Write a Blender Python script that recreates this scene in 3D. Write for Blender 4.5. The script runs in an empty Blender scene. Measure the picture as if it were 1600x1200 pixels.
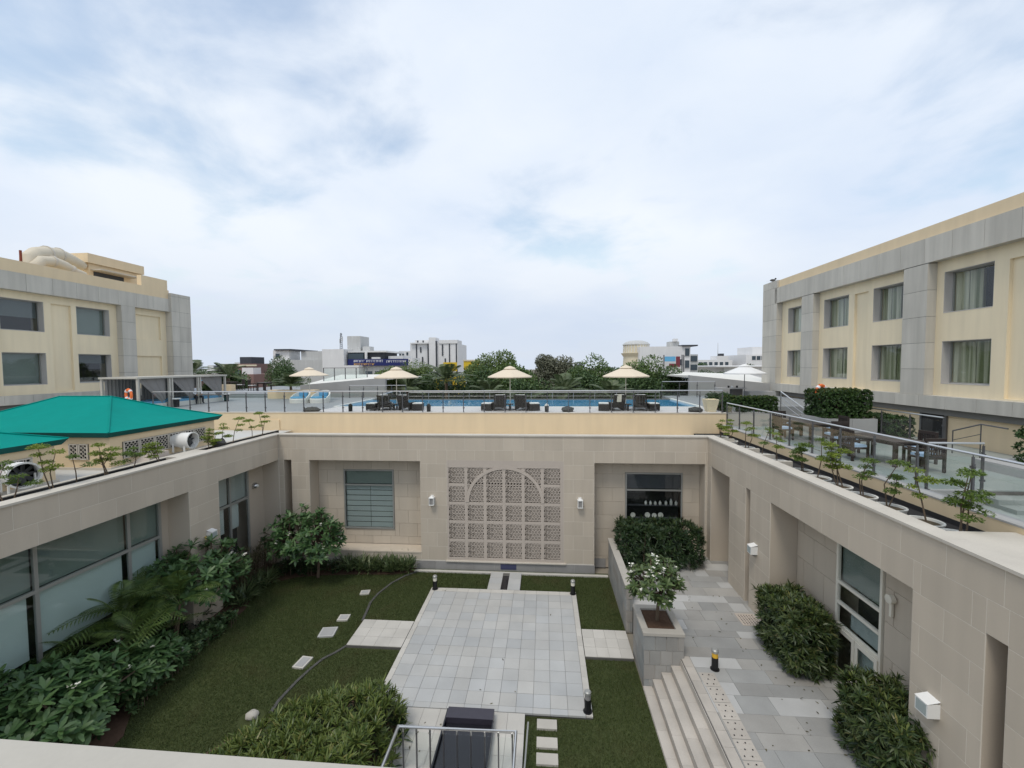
import bpy, bmesh, math, random
import numpy as np
from mathutils import Vector, Matrix
R = math.radians
random.seed(7); RNG = np.random.default_rng(11)
S = bpy.context.scene
C = S.collection

# ------------------------------------------------------------------ camera
YAW, PITCH, ROLL, EYE = .0765, .0445, .007, 9.1
fw = Vector((-math.sin(YAW)*math.cos(PITCH), math.cos(YAW)*math.cos(PITCH), -math.sin(PITCH)))
r0 = Vector((math.cos(YAW), math.sin(YAW), 0)); u0 = r0.cross(fw)
rt = r0*math.cos(ROLL) - u0*math.sin(ROLL); up = u0*math.cos(ROLL) + r0*math.sin(ROLL)
cam_d = bpy.data.cameras.new('camera'); cam = bpy.data.objects.new('camera', cam_d); C.objects.link(cam)
cam_d.sensor_width = 36; cam_d.lens = 655/1600*36; cam_d.clip_start = .05; cam_d.clip_end = 5000
mw = Matrix((( rt.x, up.x, -fw.x, 0), (rt.y, up.y, -fw.y, 0), (rt.z, up.z, -fw.z, EYE), (0,0,0,1)))
cam.matrix_world = mw
S.camera = cam

# ------------------------------------------------------------------ sky, sun, exposure
SUN_EL, SUN_AZ = 62, 205          # azimuth measured from +Y towards +X
S.view_settings.view_transform = 'Standard'; S.view_settings.look = 'None'
S.view_settings.gamma = 1; S.view_settings.exposure = 0.2; S.view_settings.use_curve_mapping = False
w = bpy.data.worlds.new('World'); S.world = w; w.use_nodes = True
nt = w.node_tree; nt.nodes.clear(); N = nt.nodes.new; LK = nt.links.new
sky = N('ShaderNodeTexSky'); sky.sky_type = 'NISHITA'; sky.sun_disc = False
sky.sun_elevation = R(SUN_EL); sky.sun_rotation = R(SUN_AZ); sky.air_density = 1.6; sky.dust_density = 1.0
tc = N('ShaderNodeTexCoord'); sep = N('ShaderNodeSeparateXYZ'); LK(tc.outputs['Generated'], sep.inputs[0])
def wm(op, a, b=None, clamp=False):
    n = N('ShaderNodeMath'); n.operation = op; n.use_clamp = clamp
    for i, v in enumerate((a, b)):
        if v is None: continue
        if isinstance(v, (int, float)): n.inputs[i].default_value = v
        else: LK(v, n.inputs[i])
    return n.outputs[0]
zz = wm('MAXIMUM', sep.outputs[2], 0.0); den = wm('ADD', zz, .22)
px = wm('DIVIDE', sep.outputs[0], den); py = wm('DIVIDE', sep.outputs[1], den)
cmb = N('ShaderNodeCombineXYZ'); LK(px, cmb.inputs[0]); LK(py, cmb.inputs[1])
def wnoise(scale, detail, off, rough=.55, dist=0.0, sx=1.0):
    mp = N('ShaderNodeMapping'); mp.inputs['Location'].default_value = off
    mp.inputs['Scale'].default_value = (sx, 1, 1); mp.inputs['Rotation'].default_value = (0, 0, .6)
    LK(cmb.outputs[0], mp.inputs[0])
    n = N('ShaderNodeTexNoise'); n.inputs['Scale'].default_value = scale; n.inputs['Detail'].default_value = detail
    n.inputs['Roughness'].default_value = rough; n.inputs['Distortion'].default_value = dist
    LK(mp.outputs[0], n.inputs['Vector']); return n.outputs[0]
n1 = wnoise(.9, 5, (5.6, 2.4, 0), .48, .2, .8); n2 = wnoise(2.4, 7, (2.7, 8.3, 0), .55, .25)
n3 = wnoise(.7, 3, (1.3, 9.1, 0), .4)
holes = wm('ADD', wm('MULTIPLY', n1, .68), wm('MULTIPLY', n2, .32))
def wmr(v, a, b, c=0.0, d=1.0, smooth=True):
    n = N('ShaderNodeMapRange'); n.interpolation_type = 'SMOOTHSTEP' if smooth else 'LINEAR'
    n.inputs[1].default_value = a; n.inputs[2].default_value = b; n.inputs[3].default_value = c; n.inputs[4].default_value = d
    LK(v, n.inputs[0]); return n.outputs[0]
cover = wmr(holes, .37, .50, .30, 1.0)                     # 1 = closed cloud
cover = wm('MAXIMUM', cover, wmr(sep.outputs[2], .42, .06, 0, .97))
dens = wm('ADD', wm('MULTIPLY', n3, .75), wm('MULTIPLY', n2, .25))
cr = N('ShaderNodeValToRGB'); LK(dens, cr.inputs[0])
cr.color_ramp.elements[0].position = .33; cr.color_ramp.elements[0].color = (.57, .67, .83, 1)
cr.color_ramp.elements[1].position = .60; cr.color_ramp.elements[1].color = (.78, .83, .895, 1)
hz = N('ShaderNodeMix'); hz.data_type = 'RGBA'; LK(wmr(sep.outputs[2], .0, .30, .85, 0), hz.inputs['Factor'])
LK(cr.outputs[0], hz.inputs['A']); hz.inputs['B'].default_value = (.585, .65, .755, 1)
bg1 = N('ShaderNodeBackground'); LK(sky.outputs[0], bg1.inputs[0]); bg1.inputs[1].default_value = .15
bg2 = N('ShaderNodeBackground'); LK(hz.outputs['Result'], bg2.inputs[0]); bg2.inputs[1].default_value = 1.0
mx = N('ShaderNodeMixShader'); LK(cover, mx.inputs[0]); LK(bg1.outputs[0], mx.inputs[1]); LK(bg2.outputs[0], mx.inputs[2])
ow = N('ShaderNodeOutputWorld'); LK(mx.outputs[0], ow.inputs[0])
sd = bpy.data.lights.new('sun', 'SUN'); sd.energy = 1.3; sd.angle = R(16); sd.color = (1, .94, .84)
so = bpy.data.objects.new('sun', sd); C.objects.link(so); so.location = (0, 0, 60)
sv = Vector((math.sin(R(SUN_AZ))*math.cos(R(SUN_EL)), math.cos(R(SUN_AZ))*math.cos(R(SUN_EL)), math.sin(R(SUN_EL))))
so.rotation_euler = sv.to_track_quat('Z', 'Y').to_euler()

# ------------------------------------------------------------------ materials
MATS = {}
def mat(name, base, rough=.75, var=.10, scale=1.5, fine=.05, rnd=.0, bump=.0, bscale=40, spec=.35, metal=0., streak=0., rcol=None):
    """painted or mineral surface: large blotches, fine grain, per-piece tone, optional rain streaks"""
    m = bpy.data.materials.new(name); m.use_nodes = True; t = m.node_tree; n = t.nodes; l = t.links
    b = n['Principled BSDF']; b.inputs['Roughness'].default_value = rough; b.inputs['Metallic'].default_value = metal
    b.inputs['Specular IOR Level'].default_value = spec
    geo = n.new('ShaderNodeNewGeometry')
    def noise(sc, det, zs=1.):
        mp = n.new('ShaderNodeMapping'); mp.inputs['Scale'].default_value = (1, 1, zs); l.new(geo.outputs['Position'], mp.inputs[0])
        q = n.new('ShaderNodeTexNoise'); q.inputs['Scale'].default_value = sc; q.inputs['Detail'].default_value = det
        l.new(mp.outputs[0], q.inputs['Vector']); return q.outputs[0]
    def mth(op, a, bb):
        q = n.new('ShaderNodeMath'); q.operation = op
        for i, v in enumerate((a, bb)):
            if isinstance(v, (int, float)): q.inputs[i].default_value = v
            else: l.new(v, q.inputs[i])
        return q.outputs[0]
    f = mth('MULTIPLY_ADD', noise(scale, 4), 2*var); t.nodes[-1].inputs[2].default_value = 1-var
    g = mth('MULTIPLY_ADD', noise(bscale, 3), 2*fine); t.nodes[-1].inputs[2].default_value = 1-fine
    f = mth('MULTIPLY', f, g)
    if streak:
        s_ = mth('MULTIPLY_ADD', noise(3.2, 5, .09), 2.4*streak); t.nodes[-1].inputs[2].default_value = 1-1.3*streak
        f = mth('MULTIPLY', f, s_)
    if rnd:
        oi = n.new('ShaderNodeObjectInfo'); r_ = mth('MULTIPLY_ADD', oi.outputs['Random'], 2*rnd); t.nodes[-1].inputs[2].default_value = 1-rnd
        f = mth('MULTIPLY', f, r_)
    vm = n.new('ShaderNodeVectorMath'); vm.operation = 'SCALE'; l.new(f, vm.inputs['Scale'])
    if rcol:
        oi = n.new('ShaderNodeObjectInfo'); mu = n.new('ShaderNodeMath'); mu.operation = 'FRACT'
        l.new(mth('MULTIPLY', oi.outputs['Random'], 37.7), mu.inputs[0])
        mc = n.new('ShaderNodeMix'); mc.data_type = 'RGBA'; l.new(mu.outputs[0], mc.inputs['Factor'])
        mc.inputs['A'].default_value = (*base, 1); mc.inputs['B'].default_value = (*rcol, 1)
        l.new(mc.outputs['Result'], vm.inputs[0])
    else: vm.inputs[0].default_value = base
    l.new(vm.outputs[0], b.inputs['Base Color'])
    if bump:
        bp = n.new('ShaderNodeBump'); bp.inputs['Strength'].default_value = bump; bp.inputs['Distance'].default_value = .01
        l.new(noise(bscale, 4), bp.inputs['Height']); l.new(bp.outputs[0], b.inputs['Normal'])
    MATS[name] = m; return m
def leafmat(name, c1, c2, rough=.45, trans=.22, c3=None):
    m = bpy.data.materials.new(name); m.use_nodes = True; t = m.node_tree; n = t.nodes; l = t.links
    b = n['Principled BSDF']; b.inputs['Roughness'].default_value = rough; b.inputs['Specular IOR Level'].default_value = .4
    geo = n.new('ShaderNodeNewGeometry'); rp = n.new('ShaderNodeValToRGB'); l.new(geo.outputs['Random Per Island'], rp.inputs[0])
    rp.color_ramp.elements[0].color = (*c1, 1); rp.color_ramp.elements[1].color = (*c2, 1)
    rp.color_ramp.elements[1].position = .93 if c3 else 1
    if c3:
        e = rp.color_ramp.elements.new(.97); e.color = (*c3, 1)
    l.new(rp.outputs[0], b.inputs['Base Color'])
    tr = n.new('ShaderNodeBsdfTranslucent'); l.new(rp.outputs[0], tr.inputs[0])
    mxs = n.new('ShaderNodeMixShader'); mxs.inputs[0].default_value = trans
    l.new(b.outputs[0], mxs.inputs[1]); l.new(tr.outputs[0], mxs.inputs[2]); l.new(mxs.outputs[0], n['Material Output'].inputs[0])
    MATS[name] = m; return m
def glassmat(name, tint, refl=.03, rough=.015):
    m = bpy.data.materials.new(name); m.use_nodes = True; t = m.node_tree; n = t.nodes; l = t.links; n.remove(n['Principled BSDF'])
    a = n.new('ShaderNodeBsdfTransparent'); a.inputs[0].default_value = (*tint, 1)
    g = n.new('ShaderNodeBsdfGlossy'); g.inputs['Roughness'].default_value = rough; g.inputs[0].default_value = (.95, .97, 1, 1)
    lw_ = n.new('ShaderNodeLayerWeight'); pw_ = n.new('ShaderNodeMath'); pw_.operation = 'POWER'; l.new(lw_.outputs['Facing'], pw_.inputs[0]); pw_.inputs[1].default_value = 4.0
    f = n.new('ShaderNodeMath'); f.operation = 'MULTIPLY_ADD'; l.new(pw_.outputs[0], f.inputs[0]); f.inputs[1].default_value = .9-refl; f.inputs[2].default_value = refl
    x = n.new('ShaderNodeMixShader'); l.new(f.outputs[0], x.inputs[0]); l.new(a.outputs[0], x.inputs[1]); l.new(g.outputs[0], x.inputs[2])
    l.new(x.outputs[0], n['Material Output'].inputs[0]); MATS[name] = m; return m
mat('stone', (.53, .46, .372), .62, .08, .6, .03, rnd=.05, spec=.4, streak=.08)
mat('grout', (.68, .63, .55), .9)
mat('plaster', (.455, .425, .37), .85, .10, 1.5, .04, streak=.06)
mat('stone_plain', (.51, .442, .36), .7, .07, .6)
mat('coping', (.56, .515, .445), .8, .15, 1.2, .08, streak=.05)
mat('recess_shade', (.23, .195, .165), .9)  # darkened stone: shade behind the lattice holes put into the colour
mat('cap_stone', (.45, .42, .37), .8, .16, 1.6, .08, rnd=.06)
mat('jali', (.50, .435, .375), .8, .05, 2)
mat('plinth', (.30, .29, .28), .7, .18, 2, .1, rnd=.10)
mat('beige', (.74, .59, .39), .85, .06, .7, .02, streak=.07)
mat('yellow', (.80, .685, .485), .85, .06, .5, .02, streak=.10)
mat('concrete', (.525, .495, .435), .8, .10, .8, .05, rnd=.06, streak=.20)
mat('concrete_dark', (.14, .14, .135), .85, .1)
mat('soffit', (.20, .195, .185), .9)
mat('reveal', (.50, .475, .445), .8, .06)
mat('patio', (.415, .42, .415), .62, .17, 1.1, .07, rnd=.065, spec=.4, rcol=(.44, .43, .405))
mat('patio_edge', (.50, .475, .43), .7, .18, 1.4, .08, rnd=.06)
mat('walk', (.305, .305, .295), .7, .24, 1.4, .10, rnd=.10, rcol=(.34, .325, .30))
mat('walk_light', (.46, .455, .44), .68, .12, 1.8, .06, rnd=.08)
mat('tread', (.46, .42, .37), .75, .26, 1.6, .10, rnd=.07)
mat('slate', (.29, .30, .295), .7, .2, 2.2, .1, rnd=.13, rcol=(.33, .305, .275))
mat('joint', (.12, .115, .105), .9)
mat('lawn', (.058, .070, .028), .95, .30, .55, .30, bscale=25, bump=.6, spec=.1)
mat('soil', (.095, .060, .042), .95, .35, 1.5, .3, bscale=14, bump=.8, spec=.1)
mat('potsoil', (.10, .075, .045), .95, .3, 6, .3)
mat('membrane', (.030, .029, .030), .8, .3, 1.5, .2)
mat('roofscreed', (.56, .56, .54), .9, .16, .5, .06)
mat('ground', (.30, .27, .22), .95, .3, .04, .1)
mat('pooldeck', (.27, .28, .285), .6, .12, .6, .05, rnd=.05)
mat('paledeck', (.60, .575, .56), .75, .08)
mat('terrace', (.26, .30, .285), .5, .16, .6, .05, rnd=.07, rcol=(.30, .32, .30))
mat('greystone', (.37, .365, .355), .75, .14, 1.2, .06, rnd=.05)
mat('steel', (.62, .62, .62), .28, .05, metal=.95)
mat('steel_dark', (.16, .16, .165), .4, .1, metal=.7)
mat('alu', (.36, .36, .34), .45, .05, metal=.4)
mat('white_metal', (.78, .77, .74), .5, .04)
mat('ivory', (.74, .70, .60), .7, .06)
mat('granite', (.012, .012, .017), .16, .2, 5, spec=.5)
mat('granite_top', (.040, .036, .050), .3, .15, 5, spec=.5)
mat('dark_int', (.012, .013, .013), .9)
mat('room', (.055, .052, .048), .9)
mat('blind_green', (.19, .225, .205), .9, .05)
mat('blind_white', (.52, .575, .565), .9, .05)
mat('blind_grey', (.34, .385, .375), .9, .05)
mat('curtain', (.50, .49, .37), .95, .10, 2)
mat('curtain_grey', (.26, .25, .24), .95, .15, 1)
mat('canvas', (.72, .615, .475), .9, .04)
mat('canvas_white', (.75, .74, .72), .9, .04)
mat('tent', (.0, .245, .205), .85, .10, .8, .03, spec=.12, streak=.06)
mat('tent_trim', (.0, .085, .078), .8, .05)
mat('wicker', (.022, .019, .018), .55, .2, 8)
mat('teak', (.036, .026, .022), .5, .2, 4)
mat('tabletop', (.075, .062, .055), .42, .2, 5)
mat('cushion', (.40, .55, .72), .9, .08)
mat('towel', (.75, .75, .73), .95, .04)
mat('mattress', (.12, .32, .50), .85, .08)
mat('post_grey', (.50, .475, .42), .7, .06)
mat('white_resin', (.74, .72, .66), .6, .06)
mat('bark', (.13, .095, .065), .9, .25, 6, .2)
mat('bark_pale', (.27, .235, .19), .9, .25, 6, .2)
mat('orange', (.85, .19, .05), .55, .1)
mat('yellow_band', (.72, .42, .04), .5, .1)
mat('rock', (.085, .082, .078), .85, .3, 5, .2)
mat('black', (.012, .012, .013), .5)
mat('wood_deck', (.07, .065, .062), .6, .2, 3)
mat('city_white', (.72, .71, .70), .9, .08, .4, .03, streak=.08)
mat('city_grey', (.50, .50, .485), .9, .12, .4, .03, streak=.15)
mat('city_cream', (.66, .59, .44), .9, .1, .4)
mat('city_brick', (.22, .135, .12), .9, .2, .6)
mat('city_dark', (.055, .06, .07), .7, .2)
mat('city_glass', (.05, .07, .085), .15, .2)
mat('vent_blue', (.06, .065, .13), .6)
mat('sign_blue', (.015, .022, .12), .6)
mat('sign_sky', (.14, .42, .66), .6)
mat('sign_yellow', (.70, .48, .03), .6)
mat('sign_red', (.20, .04, .055), .6)
mat('sign_orange', (.62, .36, .10), .6)
mat('sign_white', (.75, .75, .78), .7)
mat('rust', (.20, .05, .03), .8)
mat('skin', (.30, .17, .11), .6)
mat('shirt', (.72, .74, .78), .9)
mat('trousers', (.016, .018, .024), .9)
mat('hair', (.01, .009, .008), .7)
mat('petal', (.80, .78, .68), .6)
mat('petal_yellow', (.80, .52, .06), .6)
mat('plate', (.60, .60, .56), .4, .2, 30)
mat('pool_tile', (.05, .33, .56), .4, .1, 2)
mat('grille', (.10, .105, .11), .5, metal=.5)
mat('duct', (.60, .535, .42), .7, .08)
leafmat('leaf_frangipani', (0.032, 0.081, 0.027), (0.101, 0.176, 0.059), .42, .18)
leafmat('leaf_frangipani_light', (.045, .085, .026), (.13, .175, .060), .42, .2)
leafmat('leaf_hedge_near', (0.046, 0.083, 0.018), (0.167, 0.205, 0.048), .40, .22, (.20, .19, .055))
leafmat('leaf_hedge', (0.026, 0.052, 0.017), (0.086, 0.114, 0.034), .42, .18, (.13, .125, .045))
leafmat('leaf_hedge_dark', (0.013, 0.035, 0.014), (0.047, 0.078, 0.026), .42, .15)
leafmat('leaf_clip', (0.020, 0.053, 0.013), (0.062, 0.115, 0.025), .5, .2)
leafmat('leaf_clip_tip', (.07, .10, .016), (.16, .18, .030), .5, .25)
leafmat('leaf_palm', (.045, .085, .020), (.125, .180, .045), .45, .2)
leafmat('leaf_cover', (.040, .085, .030), (.11, .17, .065), .42, .2, (.30, .34, .16))
leafmat('leaf_strap', (0.044, 0.081, 0.030), (0.149, 0.190, 0.075), .45, .2, (.30, .32, .18))
leafmat('leaf_dry', (.06, .055, .026), (.15, .13, .06), .7, .2)
leafmat('leaf_bonsai', (0.106, 0.169, 0.022), (0.288, 0.350, 0.050), .55, .32)
leafmat('leaf_bonsai_dark', (0.063, 0.119, 0.022), (0.168, 0.238, 0.042), .55, .3)
leafmat('leaf_tree', (0.057, 0.105, 0.030), (0.169, 0.243, 0.068), .55, .28)
leafmat('leaf_tree_light', (0.081, 0.131, 0.035), (0.200, 0.263, 0.077), .55, .3)
leafmat('leaf_tree_grey', (.11, .12, .078), (.23, .23, .155), .6, .25)
leafmat('leaf_tree_dark', (0.037, 0.078, 0.028), (0.116, 0.178, 0.062), .55, .25)
leafmat('leaf_palm_far', (0.054, 0.084, 0.036), (0.156, 0.192, 0.090), .5, .2)
leafmat('grass', (.055, .085, .024), (.115, .142, .042), .7, .3)
_t = MATS['grass'].node_tree; _g = _t.nodes.new('ShaderNodeNewGeometry'); _n = _t.nodes.new('ShaderNodeTexNoise'); _n.inputs['Scale'].default_value = .9; _n.inputs['Detail'].default_value = 5
_t.links.new(_g.outputs['Position'], _n.inputs['Vector']); _r = _t.nodes.new('ShaderNodeMapRange'); _r.inputs[1].default_value = .52; _r.inputs[2].default_value = .74; _r.inputs[4].default_value = .75; _t.links.new(_n.outputs[0], _r.inputs[0])
_m = _t.nodes.new('ShaderNodeMix'); _m.data_type = 'RGBA'; _t.links.new(_r.outputs[0], _m.inputs['Factor']); _m.inputs['B'].default_value = (.125, .105, .045, 1)   # worn, drier patches
_src = [q for q in _t.nodes if q.type == 'VALTORGB'][0].outputs[0]; _t.links.new(_src, _m.inputs['A'])
_t.links.new(_m.outputs['Result'], _t.nodes['Principled BSDF'].inputs['Base Color']); _t.links.new(_m.outputs['Result'], [q for q in _t.nodes if q.type == 'BSDF_TRANSLUCENT'][0].inputs[0])
glassmat('glass', (.97, .985, .98)); glassmat('glass_green', (.93, .965, .955), .035); glassmat('glass_dark', (.72, .74, .74), .05)
# striped curtain cloth; the dark stripes also paint in shading of the folds
_t = MATS['curtain'].node_tree; _g = _t.nodes.new('ShaderNodeNewGeometry'); _p = _t.nodes.new('ShaderNodeMapping'); _p.inputs['Scale'].default_value = (0, 9, .12); _t.links.new(_g.outputs['Position'], _p.inputs[0])
_n = _t.nodes.new('ShaderNodeTexNoise'); _n.inputs['Scale'].default_value = 1; _n.inputs['Detail'].default_value = 2; _t.links.new(_p.outputs[0], _n.inputs['Vector'])
_c = _t.nodes.new('ShaderNodeValToRGB'); _t.links.new(_n.outputs[0], _c.inputs[0]); _c.color_ramp.elements[0].position = .38; _c.color_ramp.elements[0].color = (.20, .22, .12, 1); _c.color_ramp.elements[1].position = .62; _c.color_ramp.elements[1].color = (.66, .64, .50, 1)
_t.links.new(_c.outputs[0], _t.nodes['Principled BSDF'].inputs['Base Color'])
# pool water
m = bpy.data.materials.new('water'); m.use_nodes = True; b = m.node_tree.nodes['Principled BSDF']
b.inputs['Base Color'].default_value = (.025, .26, .50, 1); b.inputs['Roughness'].default_value = .06; b.inputs['Specular IOR Level'].default_value = .45
q = m.node_tree.nodes.new('ShaderNodeTexNoise'); q.inputs['Scale'].default_value = 2.2; q.inputs['Detail'].default_value = 3
g = m.node_tree.nodes.new('ShaderNodeNewGeometry'); m.node_tree.links.new(g.outputs['Position'], q.inputs['Vector'])
bp = m.node_tree.nodes.new('ShaderNodeBump'); bp.inputs['Strength'].default_value = .25; bp.inputs['Distance'].default_value = .05
m.node_tree.links.new(q.outputs[0], bp.inputs['Height']); m.node_tree.links.new(bp.outputs[0], b.inputs['Normal']); MATS['water'] = m

# ------------------------------------------------------------------ geometry helpers
class MB:
    def __init__(s): s.v = []; s.f = []
    def add(s, vs, fs):
        k = len(s.v); s.v += [tuple(p) for p in vs]; s.f += [tuple(i+k for i in q) for q in fs]; return s
    def box(s, x0, x1, y0, y1, z0, z1):
        return s.add([(x0,y0,z0),(x1,y0,z0),(x1,y1,z0),(x0,y1,z0),(x0,y0,z1),(x1,y0,z1),(x1,y1,z1),(x0,y1,z1)],
                     [(0,3,2,1),(4,5,6,7),(0,1,5,4),(1,2,6,5),(2,3,7,6),(3,0,4,7)])
    def bar(s, a, b, wd, ht=None, upv=(0,0,1)):
        a = Vector(a); b = Vector(b); d = (b-a).normalized(); ht = ht or wd; uv = Vector(upv)
        if abs(d.dot(uv)) > .98: uv = Vector((1,0,0))
        x = d.cross(uv).normalized()*wd/2; y = x.cross(d).normalized()*ht/2
        return s.add([a-x-y,a+x-y,a+x+y,a-x+y,b-x-y,b+x-y,b+x+y,b-x+y], [(0,1,2,3),(7,6,5,4),(0,4,5,1),(1,5,6,2),(2,6,7,3),(3,7,4,0)])
    def cyl(s, a, b, ra, rb=None, n=10, caps=True):
        a = Vector(a); b = Vector(b); rb = ra if rb is None else rb; d = (b-a).normalized()
        x = d.orthogonal().normalized(); y = d.cross(x)
        vs = []
        for p, r_ in ((a, ra), (b, rb)):
            for i in range(n):
                t = 2*math.pi*i/n; vs.append(p + (x*math.cos(t)+y*math.sin(t))*r_)
        fs = [(i, (i+1) % n, n+(i+1) % n, n+i) for i in range(n)]
        if caps: fs += [tuple(range(n-1, -1, -1)), tuple(range(n, 2*n))]
        return s.add(vs, fs)
    def tube(s, pts, rr, n=7):
        pts = [Vector(p) for p in pts]; k = len(pts); rr = rr if hasattr(rr, '__len__') else [rr]*k
        vs = []; x = None
        for i, p in enumerate(pts):
            d = (pts[min(i+1, k-1)]-pts[max(i-1, 0)]).normalized()
            x = d.orthogonal().normalized() if x is None else (x-d*x.dot(d)).normalized(); y = d.cross(x)
            vs += [p+(x*math.cos(2*math.pi*j/n)+y*math.sin(2*math.pi*j/n))*rr[i] for j in range(n)]
        fs = [(i*n+j, i*n+(j+1) % n, (i+1)*n+(j+1) % n, (i+1)*n+j) for i in range(k-1) for j in range(n)]
        fs += [tuple(range(n-1, -1, -1)), tuple(range((k-1)*n, k*n))]
        return s.add(vs, fs)
    def lathe(s, prof, c=(0,0,0), n=20, axis='z'):
        vs = []
        for r_, z in prof:
            for i in range(n):
                t = 2*math.pi*i/n; a_, b_ = r_*math.cos(t), r_*math.sin(t)
                vs.append((c[0]+a_, c[1]+b_, c[2]+z) if axis == 'z' else (c[0]+z, c[1]+a_, c[2]+b_) if axis == 'x' else (c[0]+b_, c[1]+z, c[2]+a_))
        k = len(prof)
        fs = [(i*n+j, i*n+(j+1) % n, (i+1)*n+(j+1) % n, (i+1)*n+j) for i in range(k-1) for j in range(n)]
        if prof[0][0] > 1e-4: fs.append(tuple(range(n-1, -1, -1)))
        if prof[-1][0] > 1e-4: fs.append(tuple(range((k-1)*n, k*n)))
        return s.add(vs, fs)
    def prism(s, poly, z0, z1):
        n = len(poly)
        return s.add([(x, y, z0) for x, y in poly]+[(x, y, z1) for x, y in poly],
                     [tuple(range(n-1, -1, -1)), tuple(range(n, 2*n))]+[(i, (i+1) % n, n+(i+1) % n, n+i) for i in range(n)])
    def xprism(s, poly, x0, x1):                       # poly in (y, z)
        n = len(poly)
        return s.add([(x0, y, z) for y, z in poly]+[(x1, y, z) for y, z in poly],
                     [tuple(range(n-1, -1, -1)), tuple(range(n, 2*n))]+[(i, (i+1) % n, n+(i+1) % n, n+i) for i in range(n)])
    def ring(s, c, ro, ri, h, n=24):
        return s.lathe([(ri, -h), (ro, -h), (ro, 0), (ri, 0), (ri, -h)], c, n)
    def blob(s, c, r_, sc=(1,1,1), n=10, m=7, j=.12, rnd=None):
        rnd = rnd or random; vs = []; 
        for a in range(m+1):
            for q in range(n):
                th = math.pi*a/m; ph = 2*math.pi*q/n; k = r_*(1+rnd.uniform(-j, j))
                vs.append((c[0]+k*sc[0]*math.sin(th)*math.cos(ph), c[1]+k*sc[1]*math.sin(th)*math.sin(ph), c[2]+k*sc[2]*math.cos(th)))
        return s.add(vs, [(a*n+q, (a+1)*n+q, (a+1)*n+(q+1) % n, a*n+(q+1) % n) for a in range(m) for q in range(n)])
    def build(s, name, material, parent=None, smooth=False, world=False):
        me = bpy.data.meshes.new(name); vs = s.v
        if world and parent is not None:
            o = parent.location if parent.parent is None else parent.parent.location + parent.location
            vs = [(x-o[0], y-o[1], z-o[2]) for x, y, z in vs]
        me.from_pydata(vs, [], s.f); me.materials.append(MATS[material])
        bm = bmesh.new(); bm.from_mesh(me); bmesh.ops.recalc_face_normals(bm, faces=bm.faces); bm.to_mesh(me); bm.free()
        if smooth:
            me.polygons.foreach_set('use_smooth', [True]*len(me.polygons)); me.set_sharp_from_angle(angle=R(40))
        ob = bpy.data.objects.new(name, me); C.objects.link(ob)
        if parent is not None: ob.parent = parent
        return ob
def tag(o, label, cat=None, group=None, kind=None):
    o['label'] = label
    if cat: o['category'] = cat
    if group: o['group'] = group
    if kind: o['kind'] = kind
    return o
def struct(o, label=None):
    o['kind'] = 'structure'
    if label: o['label'] = label
    return o
def thing(name, label, cat, loc=(0,0,0), rz=0., group=None):
    o = bpy.data.objects.new(name, None); C.objects.link(o); o.empty_display_size = .2
    o.location = loc; o.rotation_euler = (0, 0, rz); return tag(o, label, cat, group)
KIDS = {}
def dup(root, loc, rz, label, group=None):
    def kids(o): return [c for c in bpy.data.objects if c.parent is o]
    key = root.name
    if key not in KIDS: KIDS[key] = [(c, kids(c)) for c in kids(root)]
    r_ = root.copy(); C.objects.link(r_); r_.location = loc; r_.rotation_euler = (0, 0, rz); r_['label'] = label
    if group: r_['group'] = group
    for c, gs in KIDS[key]:
        d = c.copy(); C.objects.link(d); d.parent = r_
        for g_ in gs:
            e = g_.copy(); C.objects.link(e); e.parent = d
    return r_
UNIT = {}
def piece(name, m, x0, x1, y0, y1, z0, z1, parent=None):
    """a box-shaped piece; alike pieces share one mesh per material (world coordinates, unrotated parent)"""
    key = (name, m)
    if key not in UNIT:
        me = bpy.data.meshes.new(name)
        me.from_pydata([(-.5,-.5,-.5),(.5,-.5,-.5),(.5,.5,-.5),(-.5,.5,-.5),(-.5,-.5,.5),(.5,-.5,.5),(.5,.5,.5),(-.5,.5,.5)], [],
                       [(0,3,2,1),(4,5,6,7),(0,1,5,4),(1,2,6,5),(2,3,7,6),(3,0,4,7)]); me.materials.append(MATS[m]); UNIT[key] = me
    o = bpy.data.objects.new(name, UNIT[key]); C.objects.link(o)
    off = Vector((0,0,0))
    if parent is not None:
        o.parent = parent; off = parent.location.copy()
        if parent.parent is not None: off += parent.parent.location
    o.location = Vector(((x0+x1)/2, (y0+y1)/2, (z0+z1)/2)) - off; o.scale = (abs(x1-x0), abs(y1-y0), abs(z1-z0)); return o
def norm(a): return a/np.maximum(np.linalg.norm(a, axis=-1, keepdims=True), 1e-9)
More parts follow.
